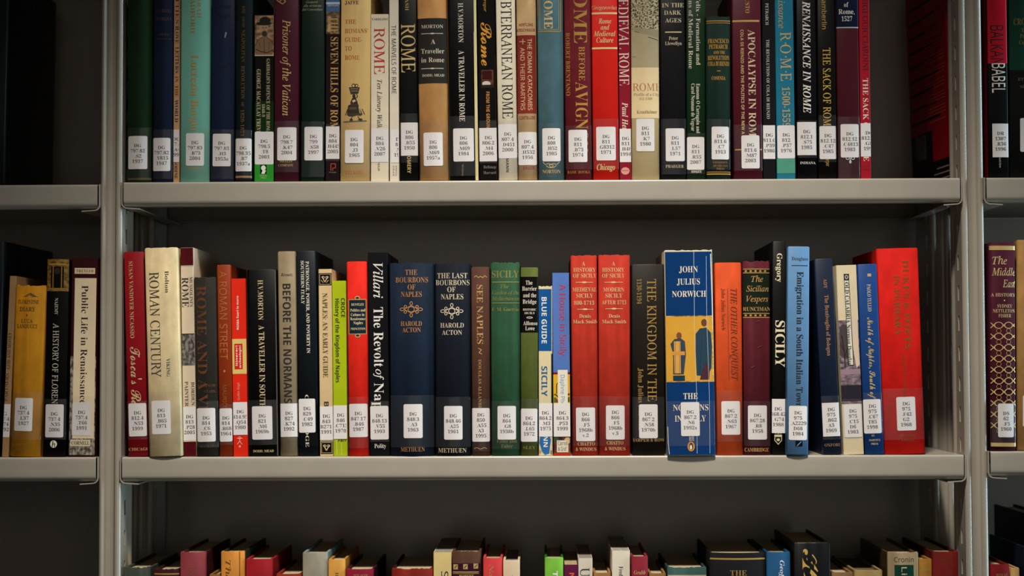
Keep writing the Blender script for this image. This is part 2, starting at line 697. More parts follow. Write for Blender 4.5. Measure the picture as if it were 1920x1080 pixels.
        ph, pt = (h - .0026, H - .0035) if s.kind != 'p' else (h - .0006, H - .0004)
        if s.kind != 'p' and h < .004:
            ph = h - .0025
        if ph > .0004:
            pm = mat(s.pcol, 'pages')
            bb = .003 if s.kind != 'p' else .001
            pb.box(-ph, ph, bb, s.dep - (.004 if s.kind != 'p' else .0005), .003 if s.kind != 'p' else .0004, pt, pm)
            pb.build('page_block', root)
        e += .00006
        for k in stuck:
            x0, y0, x1, y1 = map(float, k[1:5])
            cxp, cyp = (x0 + x1) / 2, (y0 + y1) / 2
            u0, u1 = s.uv(x0, cyp)[0], s.uv(x1, cyp)[0]
            v0, v1 = s.uv(cxp, y1)[1], s.uv(cxp, y0)[1]
            q = MB()
            s.patch(q, u0, u1, v0, v1, e, mat('e9e4e4', 'label'), corner=.0016 if u0 > -h and u1 < h else 0)
            lines = k[5].split('|')
            n = len(lines)
            y = y0 + (18 if n == 4 else 12.5) * (y1 - y0) / 62
            ink = mat('2c2a2c', 'ink')
            g = .000563
            for i, t in enumerate(lines):
                uc, vc = s.uv(cxp + (1.2 if t[0] == '.' else 0), y + i * 9.8)
                out, lo, hi = layout('S', t)
                s.text(q, 'h', 'S', ink, uc, vc, (hi - lo) * 6.2 * g / .69 * 1.06, 6.4 * g, t, e + .00006)
            q.build('call_number_label', root)
        for k in tapes:
            y0, y1 = map(float, k[1:3])
            xm = (float(stuck[0][1]) + float(stuck[0][3])) / 2 if stuck else 0
            q = MB()
            v0, v1 = max(.0004, s.uv(xm, y1)[1]), s.uv(xm, y0)[1]
            s.patch(q, -h, h, v0, v1, e + .00022, TAPE)
            q.build('tape_strip', root)
        return root


def read_books(txt):
    out, cur = [], None
    for ln in txt.strip().split('\n'):
        ln = ln.strip()
        if not ln:
            continue
        if ln[0] == '@':
            cur = [ln[1:], None, []]
            out.append(cur)
        elif ln[0] == '=':
            cur[1] = ln[1:].strip()
        else:
            cur[2].append(ln)
    return out

TOP = '''
@ T 240 285 -28 237 285 223f26 h wear=.3
= dark green cloth book at the left end, white label ending .S2 1937
p 239 334 284 338 6a5a34
L 241 255.5 277 317.5 DG|797.82|.S2|1937
t 240 337
@ T 287 325.5 -1 286 323.5 1d2942 h wear=.5
= dark navy cloth book with faint worn title, label ending .Y815 1947
h S *5b4636 292 322 21 6 LUCREZIA
h S *5b4636 293 322 36 6 BORGIA
h S *5b4636 298 318 65 5 GOBINEAU
p 292 73 322 74.5 5b4636
L 287 259 320 321 DG|797.82|.Y815|1947
t 243 336
@ T 326 337.8 -40 324.5 336 cda27c p d=135
= thin tan paperback with red and blue lettering up its spine, label .A4 1998
v S 8a2c24 332.5 -38 56 6.5 PRETTIEST
v S 2f3348 332 53 81 6.5 LOVE
v S 2f3348 332 88 137 6.5 LETTERS
v S 9a3020 331.5 143 154 6.5 IN
v S 9a3020 331.2 160 181 6.5 THE
v S 2f3348 331 187 229 6.5 WORLD
v S 4a3a38 330 300 335 6 GODINE
L 314 243 347 304 DG|797.82|.A4|1998
@ T 339 395.5 -45 338 392.6 84beae j d=160
= wide pale turquoise book with gold lettering, label 797.83 .B73 2004
v S *c29a52 374 -12 34 8 SARAH
v S *c29a52 362 -22 62 9 BRADFORD
v S *c79e52 366 103 246 15 Lucrezia Borgia
h S *b98f4c 349 380 315.5 5.5 VIKING
L 349 250 383 311 DG|797.83|.B73|2004
t 237 338
@ T 397 441 -3 394 439 28334f j wear=.3
= dark navy book with blackened title, label 797.83 .H3 1953a
h I 10141f 405 433 12 8 Lucrezia
h I 10141f 408 432 29 9 Borgia
h I 10141f 407 432 123 7 Bradfi
g 9a8a86 423 60 426 62 423 72 421 70
h I 12151f 405 432 323 5 Evans
h I 12151f 405 432 331 5 Brothers
L 399 251 433 312 DG|797.83|.H3|1953a
t 243 336
@ T 442.5 474 -36 440 473 18272a h d=150
= narrow blackish green cloth book with dull gold lettering, label .B7 1937a
v S *77592f 457 12 26 6 ROME
v S *77592f 457 31 52 5 AND THE
v S *77592f 456.5 57 117 6.5 NEAPOLITAN
v S *77592f 456 124 186 6.5 REVOLUTION
v S *77592f 455.5 192 200 5 OF
v S *77592f 455 206 256 6.5 1820-1821
p 441 330 473 333.5 b5874a foil
L 441 260 472 321.5 DG|798.35|.B7|1937a
t 244 336
@ T 477 514 28 477 513 15160f p d=130
= short paperback with sepia portrait at top and green foot, label .T8 2001
P 477 29 514 103 9c7a5a scene portrait_picture
g 86664a 478 103 479 84 485 73 492 69 500 69 508 74 513 84 513 103
s 4a3424 1.1 479 85 485 74 492 69
s 4a3424 1.1 500 69 508 75 513 86
s 4a3424 1 495 72 496 102
s 3c2a1c 1.6 479 92 490 97 501 99 513 93
s 5a4230 1 486 78 488 92
s 5a4230 1 505 78 504 94
e 496 52 7.5 11 b38f6c
e 496 63.5 5.2 5.2 3a2a1e
e 496 59.3 3.6 1.3 3a2a1e
e 492.8 51.5 1.5 .8 2a1c14
e 499 51.5 1.5 .8 2a1c14
s 7a5a42 1.1 496 52 495.4 57
e 495 44 14.5 3.6 17100d
e 497 38.5 10.5 7 17100d
p 477 103 514 105 d8c4a2
p 477 190 514 247 1d3a1a
p 477 247 514 340 3c9a3c
v S c2b490 503 110 255 6.5 GARIBALDI'S DEFENCE OF THE ROMAN
v S c2b490 494 195 219 5.5 1848-9
v S c9bc98 485 130 262 7.5 GEORGE MACAULAY TREVELY
p 488 309 500 326 14241a
e 494 315 4.5 5 f0ece0
g f0ece0 490 326 493 318 499 320 496 326
h N a8c49a 487 501 329.5 2.8 PHOENIX
h N a8c49a 489 499 333.5 2.8 PRESS
L 478 247 513 308.5 DG|798.5|.T8|2001
@ T 514 561.5 -40 514 560 562534 j d=155
= dark plum book with gold italic title, label 798.7 .K47 2004
s d2ac66 1.6 524 4 530 -2 536 3 530 8 524 4 519 0
v I *dfbc78 537 37 217 14 Prisoner of the Vatican
h S *c9a664 524 548 302.5 4.5 MIFFLIN
h S *c9a664 522 550 310 4.5 COMPANY
L 520 239 556 301 DG|798.7|.K47|2004
t 227 323
@ T 565 609.3 -36 564 608 1a3226 j d=165
= glossy dark green book with tiny italic lines at top, label 799 .S58 1997
h I *b9b28e 574 596 4 4.2 Gasparri
h I *b9b28e 569 603 11 4.2 alla revisione
h I *b9b28e 567 605 18 4.2 del Concordato
L 571 238 605 301 DG|799|.S58|1997
t 228 332
@ T 611 637.6 -30 610 636.7 2c1c20 p d=140
= narrow paperback with sky picture at top and gold title, label .H445 2005
P 611 -29 638 22 5b7aa0 jacket spine_picture
p 611 4 638 8 c8d4de
h N e8e4dc 614 635 10 3 Spirituale
P 611 22 638 64 6a5238 scene spine_picture
p 614 30 620 60 a08460 scene
p 627 34 633 62 8a6a44 scene
v S *d2a75c 627 31 254 14 THE SEVEN HILLS OF ROME
s b8452c 1.4 620.5 320 620.5 307 629 307 629 315 624 315 624 320
h N 9a8c84 617 630 323 2 PENGUIN
L 611 237 637 298 DG|804|.H445|2005
t 233 302
@ T 639 696 -42 638 693.3 d9b67f j d=150 wear=.3
= wide buff book with drawing of a woman carrying baskets, label .J3 1965
h B 4a3726 647 673 5 6.5 JAFFE
h S b5672f 647 668 41 8 THE
h S b5672f 647 690 58 8 ROMANS'
h S b5672f 647 679 74.5 8 GUIDE-
h S b5672f 647 660 91 8 TO
h S b5672f 647 674.5 108 8 ROME
e 663.5 161 4 3.8 2a241e 1.1
e 668.5 161 3.6 3.4 2a241e 1.1
g 3b3228 654.5 164 675 164 672 176 658 177
s b79a68 .8 657 167 672 167
s b79a68 .8 658 171 671 171
e 664 180.5 3 3.4 2a241e
s 2a241e 1.4 664 183 668 184 671 181 669 177
g 2a241e 661 184 667 184 670 190 672 197 660 197 657 193
g d9b67f 660.5 189 665 187 668 190 662 193
g 3b3228 653 198 660 195 672 196 680 215 676 217 670 216 664 218 655 218 650.5 215
g 2a241e 653 199 672 198 672 213 652 212
p 655 201 669 206 6a5a40
s d9b67f 1.4 673 200 676 213
s 2a241e 1.1 679 204 684 215
s 2a241e 1.1 652 205 648 216
s 2a241e 1.1 661 218 659 223
s 2a241e 1.1 671 218 674 222
e 659 225 3.2 2.2 2a241e
e 676 224.5 4 2.2 2a241e
s 2a241e 1.2 644 228.5 688 226.5
h S b5672f 648 683 323 6.5 CITADEL
L 647 244 682 306 DG|804|.J3|1965
t 225 330
@ T 695 728.7 27 695 728.7 e8dabf p d=130
= cream paperback with large red ROME lettering, label .V26 2007
h S 4a4038 697 727 36 4.5 VARRIANO
v R c23a28 711 52 139 19 ROME
v I 3a3632 711.5 149 256 8.5 Ten Literary Walking
v S 5a5048 710.5 302 320 4 PALLAS
L 694 241 730 304 DG|804|.V26|2007
t 232 308
@ T 729.2 747.6 -20 731 748.2 e8dcc8 p d=125
= thin off-white paperback with narrow grey capitals, label 805 .M5
v N 4a4642 738.5 47 176 8.5 THE MARVELS OF ROME
v N 6a645e 738 311 330 2.6 ITALICA
v N 6a645e 743 311 330 2.6 PRESS
L 733 243 765 305 DG|805|.M5|1986
@ T 749.3 780.5 -35 750.5 785.7 181b1d j d=150
= black book with large gold ROME lettering, label .B55 1950
v S *cfae70 763 -10 20 6.5 NASH
v R *e6c886 765 45 136 25 ROME
v X *cfae70 767 258 325 7 MONTGOMERY
L 751 230 784.5 292 DG|806|.B55|1950
t 213 305
@ T 781 837 -44 787 842 bf9260 h d=150
= wide tan cloth book with dark grey title block, label .M69 1957a
P 779 35 842 157 3d3936 jacket title_panel
h S d8c9b2 790 831 50.5 6.5 MORTON
p 790 63.2 831 64.4 d8c9b2
e 811 63.8 4 1.4 d8c9b2
h S d8c9b2 808 816.5 79 9 A
h S d8c9b2 790 833 96.5 9 Traveller
h S d8c9b2 790 833 113 9 in Rome
p 790 128.6 832 129.8 d8c9b2
e 811 129.2 4 1.4 d8c9b2
h S d8c9b2 792 833 142 4.8 DODD, MEAD
L 794.5 249 830.5 311.5 DG|806|.M69|1957a
t 228 332
@ T 837.5 893 -42 843 897.3 100f10 j d=155
= black book with thin gold and cream edges, long white title, label .M69 1984
p 836 -42 845 338 d9b35a
p 841 -42 845.5 338 100f10
p 890 -42 899 338 e2cf98
p 890 60 899 340 dcc998
v S e6dcc8 864 6 80 9.5 H.V.MORTON
v S e6dcc8 866 95 228 10.5 A TRAVELLER IN ROME
v S 8a7048 868 308 330 3.5 Methuen
L 850 241 888.5 303 DG|806|.M69|1984
t 218 330
@ T 894 927 -30 899 933.2 15110f p d=140
= black paperback with orange script title and small picture, label .M4 2006
v J *d2913e 910 -8 22 6 Gregor
v K e8a02e 913 42 123 22 Rome
P 902.5 131 925.5 165 5a2c1e scene spine_picture
p 904 133 922 149 4a2018
e 912 157 8 5 d8ccc0
p 902.5 159 925.5 165 3a2a28
v X c9883e 915 172 246 6.5 FROM THE GROUND
p 930 100 936 338 5a2e1c
h S 77706a 906.5 930 313 5.5 Belknap
h S 77706a 906.5 930 323.5 5.5 Harvard
L 898.5 240 932.5 302.5 DG|806.2|.M4|2006
t 226 306
@ T 927 967 -34 936 970 ece2ca j d=145
= cream book with tall thin black capitals, label .D451 2000
v R 2a2724 950 -14 222 19 UBTERRANEAN ROME
v X 3a3632 951.5 297 323 5.5 MANN
L 934.5 233 969.5 297 DG|807.4|.D451|2000
t 226 326
@ T 967 1005 -28 971 1008.3 c3a67f h d=140
= beige cloth book with reddish brown title block, label 807.4 .H532 1956
h X 8f3d30 973 999 47 5.5 HERTLING
h X 8f3d30 969 1003 57 5.5 KIRSCHBAUM
P 969.5 66.5 1005 213 8f3d30 cloth title_panel
v N dcbc90 993.5 73 207 8 THE ROMAN CATACOMBS
v N dcbc90 980 90 207 8 AND THEIR MARTYRS
s dcbc90 1.4 974 78.5 985 78.5
s dcbc90 1.4 980.5 73 980.5 84
h X 8f3d30 973.5 1003 221 5.5 COSTELLOE
h X 8f3d30 980.5 1002 315 5.5 BRUCE
L 972 248 1006.5 310 DG|807.4|.H532|1956
t 228 328
@ T 1007 1055 -30 1009 1059.3 587680 h d=150
= blue-green cloth book with gold boxed title, label 808 .H52 1985
s c2a35e 1.8 1008.5 -28 1008.5 59.5 1051 59.5 1051 -28
s c2a35e 1 1012 -28 1012 56 1047.5 56 1047.5 -28
v B *e6cb90 1028 -14 55 16 ROME
s ceb474 1.3 1018 304 1022 309 1029 307 1033 310 1037 307 1044 309 1049 304
s ceb474 1.3 1024 311 1029 315 1037 315 1043 311
e 1033.5 311 4 3.5 ceb474 1.1
h S *ceb474 1017 1051 322 6.5 NORTON
L 1017 241 1051 303 DG|808|.H52|1985
t 232 333
@ T 1056.6 1107.5 -40 1060 1110.7 74242f h d=150
= burgundy cloth book with large gold vertical capitals, label .B73 1974
v S *bf8f40 1088 -44 82 25 ROME
v S *bf8f40 1091 88 152 11.5 BEFORE
v S *bf8f40 1091 154 285 23 AVIGNON
v S *bf8f40 1065 62 180 7.5 ROBERT BRENTANO
h S *a5752f 1064 1106 323 5.5 BASIC BOOKS
L 1066 244 1101 304.5 DG|811|.B73|1974
t 236 318
@ T 1108 1157.3 -38 1112 1161 d22c20 j d=150
= bright red book with cream italic title between rules, label .G8312 1971
h I *ecd098 1109 1158 14.5 7 Gregorovius
p 1109 23.5 1157 27 ecd098
h J *ecd098 1122 1146 40 9.5 Rome
h J *ecd098 1126 1142.5 51.5 9.5 and
h J *ecd098 1113 1154 63.5 9.5 Medieval
h J *ecd098 1118 1150 75.5 9.5 Culture
p 1109 89 1157.5 92.5 ecd098
h J *ecd098 1119 1153 313.5 11 Chicago
L 1118 238 1154.5 301 DG|811|.G8312|1971
t 223 317
@ T 1158 1181 -36 1162.3 1184 97263a p d=140
= narrow crimson paperback with thin white capitals, label .H48 1994
v R ecd8ca 1169 -20 160 18 MEDIEVAL ROME
v J ecd8ca 1172 192 262 10.5 Paul Hether
e 1172.5 320.5 8 7 d8988c
s 97263a 1 1166 320 1179 320
L 1161.5 241.5 1184.5 304 DG|811|.H48|1994
@ T 1182 1236 -42 1184.3 1236.7 d6bd92 j d=150 wear=.3
= wide cream book with black engraved picture at top, label .K7 1980
P 1181 -40 1238 55 b5a786 engraving engraved_picture
P 1181 55 1238 127 b2a68a jacket engraved_picture
g 9a8e72 1182 50 1237 58 1237 72 1215 66 1196 62 1182 55
s 55503f 1 1190 59 1198 62
s 55503f 1.4 1215 70 1226 73 1236 77
s 6a644f 1 1185 107 1192 107
P 1181 127 1238 222 e8d0a6 jacket title_panel
h R b07a4c 1186 1240 164 13.5 ROME
h S 93795a 1188 1236 177.5 5.5 Profile of a City
h S 93795a 1198 1223 185.5 4.5 312-1308
h S 6a5842 1194 1232 210 6.5 Krautheimer
L 1193 223 1227 284 DG|811|.K7|1980
t 222 334
@ T 1236 1284.5 -36 1240 1286.7 1d1c1f j d=150
= plain black book with pale stacked capitals, label .L57 1971
h S *e6d4b0 1247 1277 -8 8 ROME
h S *e6d4b0 1241 1282 10 8 IN THE
h S *e6d4b0 1245 1277 24 8 DARK
h S *e6d4b0 1247 1277 38.5 8 AGES
p 1247 59.6 1278 61.6 e0cda0
h S *e0d0b0 1254 1271 72 6.5 Peter
h S *e0d0b0 1247 1278 81.5 6.5 Llewellyn
h S *cfc0a0 1248 1282 312 5.5 PRAEGER
L 1248 241 1283.5 302.5 DG|811|.L57|1971
t 223 327
@ T 1286 1322.6 -38 1288 1322.6 1e3d25 j d=150
= green book with two columns of small white lettering, label .R55 2007
v S ddd4c0 1309 -44 122 8 Roma Felix - Formation and
v S ddd4c0 1295 -52 129 8 Reflections of Medieval Rome
v S ddd4c0 1309 157 250 7 Eamonn O Carragain and
v S ddd4c0 1299.5 157 246 7 Carol Neuman de Vegvar
h X ddd4c0 1296 1315 322 4.5 ASHGATE
L 1288 257 1320.5 318.5 DG|811|.R55|2007
t 250 326
@ T 1323.5 1370 32 1324 1370.6 18352c h d=140 wear=.5
= short dark green cloth book with golden capitals, label .C7 1913
p 1324 39 1369 41 c08c3a foil
p 1324 43.2 1369 44.4 c08c3a foil
h B *c8943a 1327 1366 77.5 8 FRANCESCO
h B *c8943a 1329 1364 88 8 PETRARCH
h B *c8943a 1337 1359 99 5.5 AND THE
h B *c8943a 1327 1367 109 8 REVOLUTION
h B *c8943a 1327 1367 120 8 COLA DI RIENZO
p 1343.5 133 1350.5 134.4 c8943a foil
h B *c8943a 1334 1360 147 6.5 COSENZA
h B *9a6a2c 1336 1364 305 3.6 UNIVERSITY
h B *9a6a2c 1337 1364 311.3 3.6 OF CHICAGO
h B *9a6a2c 1343 1358 317 3.6 PRESS
p 1325 322.3 1370 323.6 c08c3a foil
p 1325 325.5 1370 328 c08c3a foil
L 1334 238 1366.5 299.5 DG|811.6|.C7|1913
t 224 318
@ T 1371 1426 -36 1376 1430 602231 j d=155
= wide maroon book with two columns of pale capitals, label .M87 2003
v S *d9ac68 1401 -12 25 8 MUSTO
p 1373 38 1423.5 41.5 d9a866 foil
v S *e6cfa8 1410 56 268 13.5 APOCALYPSE IN ROME
v X *dcbc88 1392 56 252 5.6 COLA DI RIENZO AND THE POLITICS OF THE NEW A
p 1378 279.5 1429 282 c08a52 foil
L 1390 254 1424 316 DG|811.6|.M87|2003
t 234 320
@ T 1428.4 1451.6 -16 1431 1454.4 232124 p d=135
= narrow charcoal paperback with tiny white capitals, label 811.6 .P39 1986
v S c9c2ba 1438 6 47 5.8 PETRARCH
v S c9c2ba 1440 74 223 5.8 THE REVOLUTION OF COLA DI RIENZO
L 1429.5 235 1455 298 DG|811.6|.P39|1986
@ T 1451.7 1487 -32 1457 1491.7 2f8098 p d=140 pg=c8c0ae
= teal paperback with tan title and letterspaced capitals, label .P37 1976
v I *c6ac72 1465 -38 53 12 Renaissance
v R *d2b276 1473 60 152 19 R·O·M·E
v S *cdae74 1474 163 238 14 1500-1559
p 1450 297 1495 325 5f9f8c
L 1457.5 235 1490.5 297 DG|812|.P37|1976
@ T 1491.8 1529 -38 1495 1532.8 15151b j d=150
= black book with white slanted capitals and small publisher name, label .S75 1985
v J ece4d8 1512 -38 212 14 THE RENAISSANCE IN ROME
h S e0d8cc 1500 1529 305.5 4.6 INDIANA
L 1494 229 1530.5 291 DG|812.1|.S75|1985
t 226 296
@ T 1530.6 1566 -22 1535 1568.5 17120f j d=150
= black book with bright gold capitals, label 812.12 .C47 1985
v N *d2ab50 1545 -16 55 8.5 Chamberlin
v R *e0b854 1550 90 247 13.5 THE SACK OF ROME
v N *c79c40 1552 294 312 7 Harper
L 1536.5 236.5 1568 298.5 DG|812.12|.C47|1985
t 216 304
@ T 1567 1608.4 -36 1571 1613.5 56202c j d=155
= maroon book with navy block at top reading 1527, label .C4813 1983
P 1566 -34 1610 50 17223f jacket title_panel
h S e6dfd0 1577 1597 -4.5 9 Sack
h S e6dfd0 1582 1590.5 9 9 of
h S e6dfd0 1572 1602 22 9.5 Rome,
h S e6dfd0 1577.5 1597.5 35.5 9 1527
p 1567 51 1609 53 b8c4c8
s cfd8d4 1.4 1594 296 1594 305
e 1589 297 3.5 3 cfd8d4 1.2
e 1599 297 3.5 3 cfd8d4 1.2
e 1594 303.5 2.2 3.2 cfd8d4 1.1
L 1576 233 1610 295.5 DG|812.12|.C4813|1983
t 219 334
@ T 1609.4 1630 -28 1615 1633 b02638 p d=140
= narrow red paperback at the right end of the row, label .G85 1993
v R 3e1018 1622 -16 132 10 LUIGI GUICCIARDINI
v S ecdccb 1623.5 147 302 10 THE SACK OF ROME
h N 5e1420 1618 1630 312 2.6 ITALICA
h N 5e1420 1618 1630 318 2.6 PRESS
L 1613 231 1646 293.5 DG|812.12|.G85|1993
'''

